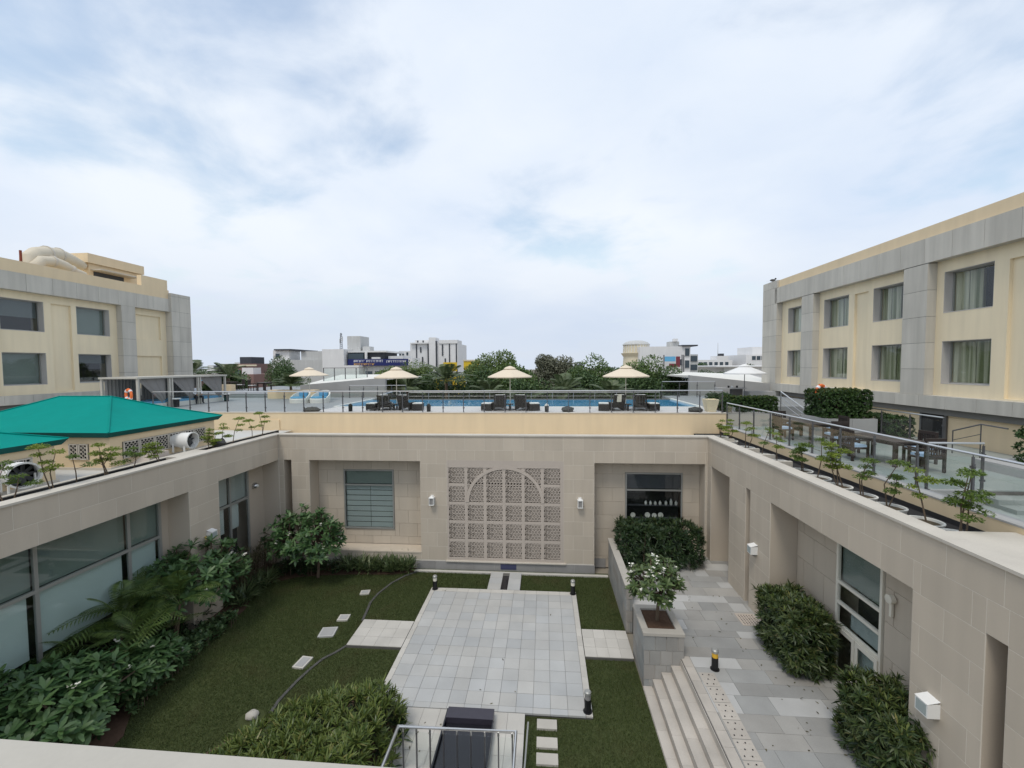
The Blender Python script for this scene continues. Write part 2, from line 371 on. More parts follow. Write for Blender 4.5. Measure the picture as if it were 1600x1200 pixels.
def leaves(name, m, P, D, U, L, W, parent=None, curl=.18, quad=False, world=True, tip=.12):
    """one mesh of leaf blades: P base points, D blade direction, U rough upper side, L length, W width"""
    P = np.asarray(P, float); n = len(P); D = norm(np.asarray(D, float)); U = np.asarray(U, float)
    L = np.broadcast_to(L, (n,)).reshape(n, 1); W = np.broadcast_to(W, (n,)).reshape(n, 1)
    Sd = norm(np.cross(D, U)+1e-6); U = np.cross(Sd, D)
    if world and parent is not None:
        o = parent.location if parent.parent is None else parent.parent.location+parent.location
        P = P-np.array(o)
    ts, ws = ((0., 1.), (.8, .8)) if quad else ((0., .55, 1.), (.22, 1., tip))
    rows = []
    for t, k in zip(ts, ws):
        c = P+D*L*t-U*L*curl*t*t; rows += [c-Sd*W*k/2, c+Sd*W*k/2]
    k = len(rows); V = np.stack(rows, 1).reshape(-1, 3)
    base = (np.arange(n)*k)[:, None]
    F = np.concatenate([base+np.array([2*i, 2*i+1, 2*i+3, 2*i+2]) for i in range(k//2-1)], 0) if k > 4 else base+np.array([0, 1, 3, 2])
    me = bpy.data.meshes.new(name); me.vertices.add(len(V)); me.vertices.foreach_set('co', V.ravel())
    me.loops.add(F.size); me.loops.foreach_set('vertex_index', F.ravel().astype(np.int32))
    me.polygons.add(len(F)); me.polygons.foreach_set('loop_start', (np.arange(len(F))*4).astype(np.int32))
    me.update(calc_edges=True); me.materials.append(MATS[m])
    ob = bpy.data.objects.new(name, me); C.objects.link(ob)
    if parent is not None: ob.parent = parent
    return ob
def rosettes(cen, axis, n, el=(15, 75), rng=RNG):
    """n blades round each centre: returns base points, directions, upper sides"""
    cen = np.repeat(np.asarray(cen, float), n, 0); A = norm(np.repeat(np.asarray(axis, float), n, 0)); k = len(cen)
    X = norm(np.cross(A, rng.normal(size=(k, 3)))); e = np.radians(rng.uniform(*el, k))[:, None]
    D = X*np.cos(e)+A*np.sin(e); return cen, D, A*np.cos(e)-X*np.sin(e)+1e-3
def rects_minus(rc, holes):
    out = [rc]
    for a0, a1, b0, b1 in holes:
        nx = []
        for u0_, u1_, v0, v1 in out:
            if a1 <= u0_ or a0 >= u1_ or b1 <= v0 or b0 >= v1: nx.append((u0_, u1_, v0, v1)); continue
            if a0 > u0_: nx.append((u0_, a0, v0, v1))
            if a1 < u1_: nx.append((a1, u1_, v0, v1))
            m0, m1 = max(u0_, a0), min(u1_, a1)
            if b0 > v0: nx.append((m0, m1, v0, b0))
            if b1 < v1: nx.append((m0, m1, b1, v1))
        out = nx
    return [q for q in out if q[1]-q[0] > .03 and q[3]-q[2] > .03]
def clad(parent, axis, face, u, z, holes, tw=.9, th=.58, thick=.02, m='stone', name='cladding_tile', gap=.006, z_top=True):
    """stone tiles standing proud of a wall; axis/face: outward normal and outer plane; u, z: ranges"""
    sgn = 1 if axis[0] == '+' else -1; row = 0; zt = z[1]
    while zt > z[0]+.04:
        zb = max(z[0], zt-th); x = u[0]-(tw/2 if row % 2 else 0)
        while x < u[1]:
            for a0, a1, b0, b1 in rects_minus((max(x, u[0]), min(x+tw, u[1]), zb, zt), holes):
                f0, f1 = sorted((face, face-sgn*thick))
                if axis[1] == 'x': piece(name, m, f0, f1, a0+gap, a1-gap, b0+gap, b1-gap, parent)
                else: piece(name, m, a0+gap, a1-gap, f0, f1, b0+gap, b1-gap, parent)
            x += tw
        zt = zb; row += 1

# ================================================================== SETTING
def sheet(name, m, x0, x1, y0, y1, z): return struct(MB().add([(x0,y0,z),(x1,y0,z),(x1,y1,z),(x0,y1,z)], [(0,1,2,3)]).build(name, m))
sheet('ground', 'ground', -600, 600, -100, 900, -.06)
sheet('lawn', 'lawn', -12.86, 2.74, 3, 18.14, 0)
beds = MB()
for poly in ([(-12.84, 3), (-9.6, 3), (-9.9, 6.5), (-10.4, 9.2), (-11.3, 10.4), (-11.7, 11.4), (-11.3, 12.8), (-11.2, 14.5), (-11.7, 15.6), (-11.6, 16.4), (-10.6, 17.0), (-9.6, 17.2), (-8.4, 17.35), (-6.6, 17.45), (-5.75, 17.75), (-5.75, 18.1), (-12.84, 18.1)],
             [(-9.2, 3), (-3.62, 3), (-3.62, 9.9), (-4.0, 10.6), (-5.0, 10.9), (-6.2, 10.6), (-7.2, 9.9), (-8.2, 8.6)]):
    beds.prism(poly, .0, .035)
struct(beds.build('planting_bed', 'soil'), 'reddish brown soil of the planting beds round the lawn')

# podium masses under the terraces (their faces show as back walls, rooms and roofs)
def mass(name, m, x0, x1, y0, y1, z0, z1): return struct(MB().box(x0,x1,y0,y1,z0,z1).build(name, m))
mass('podium_right', 'stone_plain', 8.3, 17.6, 3, 20.98, -.05, 5.55)
mass('podium_left', 'stone_plain', -29.3, -13.55, 3, 20.98, -.05, 5.72)
mass('podium_far', 'stone_plain', -29.3, 12.3, 21.1, 31.5, -.05, 6.3)
mass('roof_strip', 'coping', -13.5, 7.2, 18.86, 20.98, 5.3, 5.58)

# ---- patio
PX = [-4.415+.455*i for i in range(13)]; PY = [10.645+.455*i for i in range(13)]
patio = struct(MB().box(-4.56, 1.2, 10.48, 16.34, -.04, .082).build('patio', 'joint'), 'raised grey stone patio in the middle of the lawn')
for i in range(12):
    for j in range(12):
        g = .0042; dz = random.uniform(-.0022, .0022)
        piece('paving_slab', 'patio', PX[i]+g, PX[i+1]-g, PY[j]+g, PY[j+1]-g, .06, .102+dz, patio)
def edge_run(par, m, x0, x1, y0, y1, zt, stepn=.455, name='edge_slab'):
    along_x = (x1-x0) > (y1-y0); L = (x1-x0) if along_x else (y1-y0); k = max(1, round(L/stepn))
    for i in range(k):
        a, b = i*L/k+.003, (i+1)*L/k-.003
        if along_x: piece(name, m, x0+a, x0+b, y0, y1, zt-.05, zt+random.uniform(-.002, .002), par)
        else: piece(name, m, x0, x1, y0+a, y0+b, zt-.05, zt+random.uniform(-.002, .002), par)
edge_run(patio, 'patio_edge', -4.58, -4.42, 10.46, 16.36, .104)
edge_run(patio, 'patio_edge', 1.05, 1.22, 10.46, 16.36, .104)
edge_run(patio, 'patio', -4.41, 1.04, 10.46, 10.64, .103)
edge_run(patio, 'patio_edge', -4.41, 1.04, 16.11, 16.36, .103)
def slabs(par, m, x0, x1, y0, y1, nx, ny, zt):
    for i in range(nx):
        for j in range(ny):
            piece('paving_slab', m, x0+(x1-x0)*i/nx+.003, x0+(x1-x0)*(i+1)/nx-.003, y0+(y1-y0)*j/ny+.003, y0+(y1-y0)*(j+1)/ny-.003, zt-.045, zt+random.uniform(-.002, .002), par)
for nm, x0, x1, y0, y1, nx, ny, lb in (('side_path', -6.42, -4.6, 12.74, 14.10, 4, 3, 'pale slab path from the patio to the curved lawn edging'),
                                       ('side_path', 1.24, 2.72, 12.70, 14.05, 4, 3, 'pale slab path from the patio to the stone planter'),
                                       ('entry_path', -3.62, -.52, 3.2, 10.44, 7, 12, 'pale slab path beside the black water feature')):
    p = struct(MB().box(x0, x1, y0, y1, -.04, .08).build(nm, 'joint'), lb)
    slabs(p, 'patio_edge', x0, x1, y0, y1, nx, ny, .101)
p = struct(MB().box(-2.32, -1.0, 16.38, 17.76, -.04, .08).build('link_path', 'joint'), 'short slab path with a dark water rill below the carved screen')
slabs(p, 'patio', -2.32, -1.79, 16.38, 17.76, 1, 3, .101); slabs(p, 'patio', -1.51, -1.0, 16.38, 17.76, 1, 3, .101)
piece('rill', 'granite', -1.78, -1.52, 16.4, 17.5, .05, .084, p)
k = struct(MB().box(-5.75, 2.7, 17.76, 17.92, -.04, .06).build('kerb', 'patio_edge'), 'thin pale kerb along the foot of the far wall')

# ---- raised walkway, steps, retaining wall
walk = struct(MB().box(3.77, 7.86, 3, 18.75, -.04, .878).box(2.98, 3.77, 13.0, 18.75, -.04, .878).build('walkway', 'joint'), 'raised slate walkway along the wall with hedges')
y = 3.0; rr = random.Random(5)
while y < 18.7:
    d = rr.choice((.36, .42, .5, .56)); y1 = min(y+d, 18.74); x = 3.79 if y < 13 else 3.0
    if y < 13 < y1: y1 = 13.0
    while x < 7.84:
        L = rr.choice((.5, .62, .8, 1.0, 1.25)); x1 = min(x+L, 7.85)
        if 7.85-x1 < .25: x1 = 7.85
        if not (x < 4.02 and y < 11.6):
            piece('slate_slab', 'walk_light' if rr.random() < .16 else 'walk', x+.003, x1-.003, y+.003, y1-.003, .84, .9+rr.uniform(-.003, .003), walk)
        else:
            piece('edge_slab', 'tread', x+.003, 4.03, y+.003, y1-.003, .84, .902, walk); x1 = 4.036
        x = x1
    y = y1
# studded tactile slabs next to the stair
for i in range(11):
    y0 = 5.9+i*.5; mbt = MB().box(-.2, .2, -.24, .24, 0, .008)
    if i == 0:
        for a in (-.12, 0, .12):
            for b_ in (-.15, 0, .15): mbt.cyl((a, b_, .008), (a, b_, .016), .014, n=6)
        tac = mbt.build('tactile_slab', 'tread', walk)
        st = MB()
        for a in (-.12, .04):
            for b_ in (-.16, .0, .16): st.cyl((a+(b_ == 0)*.08, b_, .008), (a+(b_ == 0)*.08, b_, .018), .017, n=7)
        stud = st.build('studs', 'granite', tac)
        tac.location = (4.27, y0, .9015)
    else:
        t2 = tac.copy(); C.objects.link(t2); t2.location = (4.27+.012*math.sin(i), y0, .9015); t2.parent = walk
        s2 = stud.copy(); C.objects.link(s2); s2.parent = t2
steps = struct(MB().box(3.02, 3.78, 3, 11.64, -.04, .24).box(3.26, 3.78, 3, 11.64, .24, .45).box(3.52, 3.78, 3, 11.64, .45, .66).box(2.74, 3.02, 3, 11.64, -.04, .03).box(3.755, 3.79, 3, 11.64, .66, .875).build('steps', 'tread'), 'broad stone steps from the lawn up to the walkway')
for x0, x1, zt in ((2.745, 3.0, .075), (3.0, 3.26, .285), (3.24, 3.52, .495), (3.5, 3.79, .705)):
    yy = 3.0
    while yy < 11.6:
        L = rr.choice((.75, .9, 1.1)); y1 = min(yy+L, 11.64)
        piece('tread', 'tread', x0, x1-.012, yy+.002, y1-.002, zt-.045, zt, steps); yy = y1

pw = thing('retaining_wall', 'low slate retaining wall with pale coping left of the trimmed recess hedge', 'wall', (2.85, 16.1, 0))
MB().box(2.77, 2.95, 14.14, 18.08, -.03, 1.55).build('core', 'grout', pw, world=True)
clad(pw, '-x', 2.75, (14.12, 18.08), (0, 1.55), [], .62, .4, .02, 'slate', 'slate_tile')
clad(pw, '-y', 14.12, (2.75, 2.97), (0, 1.55), [], .22, .4, .02, 'slate', 'slate_tile')
for i in range(5): piece('coping_stone', 'cap_stone', 2.72, 2.99, 14.09+i*.8+.002, 14.09+(i+1)*.8-.002, 1.55, 1.61, pw)
pb = thing('stone_planter', 'tall slate clad planter box beside the steps with flowering bush', 'planter', (3.3, 12.3, 0))
MB().box(2.78, 3.84, 11.67, 13.02, -.03, 1.42).build('core', 'grout', pb, world=True)
clad(pb, '-y', 11.65, (2.76, 3.86), (0, 1.52), [], .31, .42, .02, 'slate', 'slate_tile')
clad(pb, '-x', 2.76, (11.65, 13.04), (0, 1.52), [], .46, .42, .02, 'slate', 'slate_tile')
clad(pb, '+x', 3.86, (11.65, 13.04), (.9, 1.52), [], .46, .42, .02, 'slate', 'slate_tile')
for a in ((2.74, 3.88, 11.63, 11.87), (2.74, 3.88, 12.86, 13.06), (2.74, 2.92, 11.872, 12.858), (3.70, 3.88, 11.872, 12.858)):
    piece('coping_stone', 'cap_stone', *a, 1.522, 1.6, pb)
MB().box(2.93, 3.69, 11.88, 12.85, 1.4, 1.55).build('soil', 'soil', pb, world=True)

# ================================================================== COURTYARD WALLS
def window(root, axis, plane, u0, u1, z0, z1, mull=(), trans=(), blinds=(), pane='glass', fm='alu', fw_=.06, name='window', back=True, dark='dark_int', depth=.35):
    """framed window; axis = outward normal; part > panes, blinds, dark room box"""
    s = 1 if axis[0] == '+' else -1; ax = axis[1]
    def bx(mb, a0, a1, d0, d1, b0, b1):
        d0, d1 = sorted((plane+s*d0, plane+s*d1))
        return mb.box(d0, d1, a0, a1, b0, b1) if ax == 'x' else mb.box(a0, a1, d0, d1, b0, b1)
    mb = MB(); h = fw_/2
    for b0, b1 in ((z0, z0+fw_), (z1-fw_, z1)): bx(mb, u0, u1, -.05, .03, b0, b1)
    for a0, a1 in ((u0, u0+fw_), (u1-fw_, u1)): bx(mb, a0, a1, -.048, .028, z0+fw_, z1-fw_)
    us = [u0]+list(mull)+[u1]; zs = [z0]+list(trans)+[z1]
    for t in trans: bx(mb, u0+fw_, u1-fw_, -.046, .034, t-h, t+h)
    for q in mull: bx(mb, q-h, q+h, -.044, .026, z0+fw_, z1-fw_)
    f = mb.build(name, fm, root, world=True)
    def pc(nm, mt, a0, a1, d0, d1, b0, b1):
        d0, d1 = sorted((plane+s*d0, plane+s*d1))
        return piece(nm, mt, d0, d1, a0, a1, b0, b1, f) if ax == 'x' else piece(nm, mt, a0, a1, d0, d1, b0, b1, f)
    for i in range(len(us)-1):
        for j in range(len(zs)-1):
            pc('pane', pane, us[i]+h, us[i+1]-h, -.012, -.004, zs[j]+h, zs[j+1]-h)
    for a0, a1, b0, b1, mt in blinds: pc('blind', mt, a0, a1, -.11, -.095, b0, b1)
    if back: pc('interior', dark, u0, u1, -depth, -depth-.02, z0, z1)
    return f

SOF = 4.87
# ---- right wall
rw = thing('courtyard_wall', 'stone clad courtyard wall beside the raised walkway, topped by the long row of potted trees', 'wall', (7.0, 10.5, 0))
RH = [(16.0, 17.72, .0, SOF), (14.42, 14.74, .0, SOF), (8.22, 13.17, .0, SOF), (6.6, 6.92, .0, SOF), (3.4, 5.6, 0, SOF)]
core = MB()
for a0, a1, b0, b1 in rects_minus((3, 18.1, -.04, 5.5), RH): core.box(6.873, 7.68, a0, a1, b0, b1)
core.box(6.873, 7.2, 3, 18.4, 5.5, 6.0)
core.build('core', 'grout', rw, world=True)
clad(rw, '-x', 6.87, (3.0, 18.1), (.9, 6.0), RH, .92, .58, .03)
for a0, a1, _, b1 in RH:
    back = MB()
    for c0, c1, d0, d1 in rects_minus((a0, a1, .86, b1), [(9.88, 11.42, .9, SOF+.1)]): back.box(7.685, 7.715, c0, c1, d0, d1)
    back.build('recess_back', 'stone_plain', rw, world=True)
    jm = MB(); jm.box(6.885, 7.69, a0-.012, a0+.004, .86, b1); jm.box(6.885, 7.69, a1-.004, a1+.012, .86, b1); jm.box(6.885, 7.69, a0, a1, b1-.004, b1+.012)
    jm.build('recess_lining', 'stone_plain', rw, world=True)
clad(rw, '-x', 7.67, (8.24, 13.15), (.9, SOF), [(9.86, 11.42, .9, SOF)], .92, .8, .015, 'stone')
window(rw, '-x', 7.66, 9.9, 11.4, .92, SOF-.02, (), (2.3, 2.88, 3.42), [(9.96, 10.95, .98, 2.25, 'blind_white'), (9.96, 11.0, 2.36, 2.84, 'blind_grey'), (9.96, 11.34, 3.46, 4.8, 'blind_green')], 'glass', 'ivory', .07, name='glazed_door', dark='room', depth=.55)
for ya in (9.95, 10.66):
    d = MB(); d.box(7.60, 7.625, ya, ya+.09, .95, 2.26); d.box(7.60, 7.625, ya+.60, ya+.69, .95, 2.26); d.box(7.60, 7.625, ya+.09, ya+.60, .95, 1.10); d.box(7.60, 7.625, ya+.09, ya+.60, 2.15, 2.26)
    dd = d.build('door_leaf', 'ivory', rw, world=True)
    piece('pane', 'glass', 7.609, 7.613, ya+.09, ya+.60, 1.10, 2.15, dd)
i = 0; yy = 3.0
while yy < 18.4:
    y1 = min(yy+1.55, 18.42); piece('coping_stone', 'coping', 6.83, 7.24, yy+.002, y1-.002, 6.0, 6.055, rw); yy = y1
# planter trough behind it
tr = thing('planter_trough', 'long black planter trough behind the coping of the walkway wall', 'trough', (7.85, 12, 5.5))
MB().box(7.26, 8.49, 8.1, 20.9, 5.4, 5.72).box(7.26, 8.49, 3, 6.7, 5.4, 5.5).build('bed', 'membrane', tr, world=True)
MB().box(7.245, 7.262, 8.1, 18.4, 5.5, 5.99).box(8.468, 8.488, 8.1, 20.9, 5.5, 5.83).box(7.245, 7.262, 3, 6.7, 5.5, 5.99).build('lining', 'membrane', tr, world=True)
for yd in (18.05, 16.0, 14.95, 13.95):
    piece('divider', 'coping', 7.262, 7.9, yd-.06, yd+.06, 5.56, 5.97, tr)
piece('cover_slab', 'coping', 7.262, 8.49, 6.72, 8.12, 5.5, 6.02, tr)
bw = thing('parapet_wall', 'low beige parapet under the slanting glass railing of the dining terrace', 'wall', (8.55, 12, 5.5))
MB().box(8.5, 8.66, 3, 20.9, 5.4, 6.13).build('wall', 'beige', bw, world=True)
MB().box(8.49, 8.82, 3, 20.9, 6.13, 6.165).build('coping', 'greystone', bw, world=True)

# ---- left wall
lw = thing('courtyard_wall', 'stone clad courtyard wall with the wide green glazed openings beside the planting bed', 'wall', (-12.2, 10.5, 0))
LH = [(3.0, 13.23, -.1, SOF), (14.54, 18.08, -.1, SOF)]
core = MB()
for a0, a1, b0, b1 in rects_minus((3, 18.1, -.04, 5.5), LH): core.box(-12.9, -12.093, a0, a1, b0, b1)
core.box(-12.45, -12.093, 3, 18.4, 5.5, 6.0); core.build('core', 'grout', lw, world=True)
clad(lw, '+x', -12.09, (3.0, 18.1), (.0, 6.0), LH, .92, .58, .03)
for a0, a1, _, b1 in LH:
    jm = MB(); jm.box(-12.9, -12.105, a1-.004, a1+.012, 0, b1); jm.box(-12.9, -12.105, a0, a1, b1-.004, b1+.012); jm.box(-12.9, -12.105, a0-.012, a0+.004, 0, b1)
    jm.build('recess_lining', 'stone_plain', lw, world=True)
MB().box(-12.95, -12.88, 12.95, 13.24, 0, SOF).build('recess_back', 'stone_plain', lw, world=True)
MB().box(-12.95, -12.86, 17.15, 18.08, 0, SOF).build('recess_back', 'stone_plain', lw, world=True)
bl = []
for a0, a1 in ((3.1, 5.8), (5.85, 7.55), (7.6, 9.4), (9.5, 11.78), (11.9, 12.9)):
    bl += [(a0, a1, 3.5, 4.82, 'blind_green'), (a0, a1-.1 if a1 > 9 else a1-.25, 1.75, 3.4, 'blind_white')]
window(lw, '+x', -12.88, 3.05, 12.94, .3, SOF-.02, (5.82, 7.57, 9.45, 11.84), (3.45,), bl, 'glass_green', 'alu', .09, dark='room', depth=.6)
window(lw, '+x', -12.88, 14.6, 17.14, .3, SOF-.02, (16.05,), (3.45,), [(14.7, 16.0, 3.5, 4.82, 'blind_grey'), (16.1, 17.08, 3.5, 4.82, 'blind_grey'), (14.7, 15.8, 2.35, 3.4, 'blind_white'), (16.12, 16.62, 2.35, 3.4, 'blind_white')], 'glass', 'alu', .09, dark='room', depth=.6)
yy = 3.0
while yy < 18.4:
    y1 = min(yy+1.55, 18.42); piece('coping_stone', 'coping', -12.46, -12.05, yy+.002, y1-.002, 6.0, 6.055, lw); yy = y1
tr = thing('planter_trough', 'narrow black planter trough behind the coping beside the green tents', 'trough', (-12.75, 12, 5.5))
MB().box(-13.04, -12.47, 3, 13.4, 5.5, 5.74).box(-13.04, -12.47, 14.7, 19.6, 5.5, 5.74).build('bed', 'membrane', tr, world=True)
MB().box(-13.06, -13.042, 3, 13.4, 5.6, 5.98).box(-12.47, -12.452, 3, 13.4, 5.6, 5.99).box(-13.06, -13.042, 14.7, 19.6, 5.6, 5.98).build('lining', 'membrane', tr, world=True)
MB().box(-13.22, -13.062, 3, 19.6, 5.6, 6.0).build('rim', 'coping', tr, world=True)
piece('cover_slab', 'coping', -13.06, -12.465, 13.42, 14.68, 5.5, 6.01, tr)
sheet('roof_left', 'roofscreed', -29, -13.22, 3, 20.96, 5.76)

# ---- far wall
fwl = thing('courtyard_wall', 'stone clad courtyard wall with two deep window recesses and the carved screen', 'wall', (-2.6, 18.3, 0))
FH = [(-11.86, -11.5, -.1, SOF), (-10.65, -5.52, .75, SOF), (2.15, 6.78, -.1, SOF)]
core = MB()
for a0, a1, b0, b1 in rects_minus((-12.12, 6.92, -.04, 5.5), FH+[(-4.31, .83, .42, 4.93)]): core.box(a0, a1, 18.103, 18.84, b0, b1)
core.box(-12.12, 6.92, 18.103, 18.4, 5.5, 6.0); core.build('core', 'grout', fwl, world=True)
clad(fwl, '-y', 18.1, (-12.09, 6.87), (.38, 6.0), FH+[(-4.31, .83, .42, 4.93)], .86, .62, .035)
for i in range(9): piece('plinth_stone', 'plinth', -5.75+i*.88+.003, -5.75+(i+1)*.88-.003, 18.09, 18.11, -.02, .37, fwl)
piece('vent_grille', 'vent_blue', -1.95, -1.25, 18.075, 18.088, .08, .31, fwl)
for (a0, a1, _, b1), yb, zb in zip(FH, (18.8, 18.86, 18.74), (0, .75, 0)):
    back = MB()
    for c0, c1, d0, d1 in rects_minus((a0, a1, zb, b1), [(-9.38, -7.02, 1.5, 4.26), (3.6, 6.02, 1.04, 4.3)]): back.box(c0, c1, yb, yb+.06, d0, d1)
    back.build('recess_back', 'stone_plain', fwl, world=True)
    jm = MB(); jm.box(a0-.012, a0+.004, 18.12, yb, zb, b1); jm.box(a1-.004, a1+.012, 18.12, yb, zb, b1); jm.box(a0, a1, 18.12, yb, b1-.004, b1+.012)
    jm.build('recess_lining', 'stone_plain', fwl, world=True)
clad(fwl, '-y', 18.845, (-10.64, -5.53), (.78, SOF), [(-9.42, -6.98, 1.46, 4.3)], .86, .62, .015)
clad(fwl, '-y', 18.725, (2.16, 6.77), (.4, SOF), [(3.56, 6.06, 1.0, 4.34)], .86, .62, .015)
piece('sill', 'stone', -10.64, -5.53, 18.08, 18.83, .70, .765, fwl)
piece('plinth_stone', 'plinth', 2.16, 2.72, 18.70, 18.72, 0, .4, fwl)
bl = [(-9.32, -7.06, 3.6, 4.22, 'blind_green')]
wl_ = window(fwl, '-y', 18.83, -9.4, -7.0, 1.48, 4.28, (), (3.56,), bl, 'glass', 'alu', .06, dark='dark_int', depth=.25)
for u in ((-9.33, -8.17), (-8.15, -7.07)):                # folds of the roman blinds, one slat per fold
    for i in range(8): piece('blind_fold', 'blind_grey', u[0], u[1], 18.925-.012*(i % 2), 18.935, 1.54+i*.252, 1.54+(i+1)*.252-.03, wl_)
dw = window(fwl, '-y', 18.71, 3.58, 6.04, 1.02, 4.32, (), (3.55,), [(3.66, 5.97, 3.6, 4.27, 'city_dark')], 'glass', 'alu', .06, dark='dark_int', depth=.5)
for zb in (2.78, 2.2):
    piece('shelf', 'city_dark', 3.7, 5.95, 18.95, 19.15, zb-.02, zb, dw)
yy = -12.45
while yy < 7.2:
    y1 = min(yy+1.55, 7.24)
    piece('coping_stone', 'coping', max(yy, -12.04)+.002, min(y1, 6.82)-.002, 18.06, 18.44, 6.0, 6.055, fwl); yy = y1

# ---- carved stone screen
js = thing('carved_screen', 'carved stone lattice screen with round arch on the far courtyard wall', 'screen', (-1.74, 18.1, .42))
MB().box(-4.31, .83, 18.33, 18.4, .42, 4.93).build('backing', 'recess_shade', js, world=True)
x0s, z0s, pit, sq = -4.235, .56, .842, .705
SC = [x0s+i*pit for i in range(6)]; SR = [z0s+j*.835 for j in range(5)]
def lattice(h, zoff=0.):
    lat = MB(); a = sq/5.0; hx = a/2/math.cos(R(30)); seen = set()
    for i in range(-1, 9):                                  # honeycomb of stone ribs with a small bar in each cell
        for j in range(-1, 10):
            cx = i*a+(a/2 if j % 2 else 0); cz = j*a*.866+zoff
            vs = [(cx+hx*math.sin(R(60*k)), cz+hx*math.cos(R(60*k))) for k in range(6)]
            for k in range(6):
                p, q = vs[k], vs[(k+1) % 6]; key = tuple(sorted(((round(p[0], 3), round(p[1], 3)), (round(q[0], 3), round(q[1], 3)))))
                if key in seen: continue
                seen.add(key)
                if all(-.001 <= t[0] <= sq+.001 and -.001 <= t[1] <= h+.001 for t in (p, q)): lat.bar((p[0], 0, p[1]), (q[0], 0, q[1]), .044, .05, (0, 1, 0))
            if .04 < cx < sq-.04 and .04 < cz < h-.04: lat.bar((cx-.03, -.005, cz), (cx+.03, -.005, cz), .03, .03, (0, 1, 0))
    return lat
lat = lattice(sq)
lat_me = None
for i in range(6):
    for j in range(5):
        if lat_me is None:
            o = lat.build('lattice_panel', 'jali', js); lat_me = o.data
        else:
            o = bpy.data.objects.new('lattice_panel', lat_me); C.objects.link(o); o.parent = js
        o.location = (SC[i]+1.74, .045, SR[j]-.42)
strip = MB()
for k in range(6): strip.bar((.06+k*sq/5.3, 0, -.02), (.06+k*sq/5.3, 0, .15), .046, .05, (0, 1, 0))
strip.bar((0, 0, .065), (sq, 0, .065), .04, .05, (0, 1, 0))
for i in range(1, 5):
    o = strip.build('lattice_strip', 'jali', js) if i == 1 else bpy.data.objects.new('lattice_strip', o.data)
    if i > 1: C.objects.link(o); o.parent = js
    o.location = (SC[i]+1.74, .045, SR[3]+sq-.42)
gx = (pit-sq); gz = .835-sq; zt = SR[4]+sq
piece('mullion', 'jali', -4.31, SC[0]-.002, 18.10, 18.17, .42, 4.93, js); piece('mullion', 'jali', SC[5]+sq+.002, .83, 18.10, 18.17, .42, 4.93, js)
piece('rail', 'jali', SC[0], SC[5]+sq, 18.10, 18.17, .42, SR[0]-.002, js); piece('rail', 'jali', SC[0], SC[5]+sq, 18.10, 18.17, zt+.002, 4.93, js)
for i in range(5): piece('mullion', 'jali', SC[i]+sq, SC[i+1], 18.115, 18.17, SR[0], zt, js)
for j in range(4):
    for i in range(6):
        if j == 3 and 1 <= i <= 4: continue
        piece('rail', 'jali', SC[i]+.001, SC[i]+sq-.001, 18.112, 18.17, SR[j]+sq, SR[j+1], js)
arch = MB(); rc = 1.66; az = SR[3]; axc = -1.74+.0; n = 28
for i in range(n):
    t0, t1 = math.pi*i/n, math.pi*(i+1)/n
    pr = [(axc+r_*math.cos(t), az+r_*math.sin(t)*.93) for t, r_ in ((t0, rc-.07), (t0, rc+.07), (t1, rc+.07), (t1, rc-.07))]
    arch.add([(x, yq, z) for yq in (18.095, 18.17) for x, z in pr], [(0,1,2,3),(7,6,5,4),(0,4,5,1),(1,5,6,2),(2,6,7,3),(3,7,4,0)])
arch.build('arch_band', 'jali', js, world=True)
piece('sill', 'coping', -4.4, .92, 18.02, 18.10, .38, .425, js)

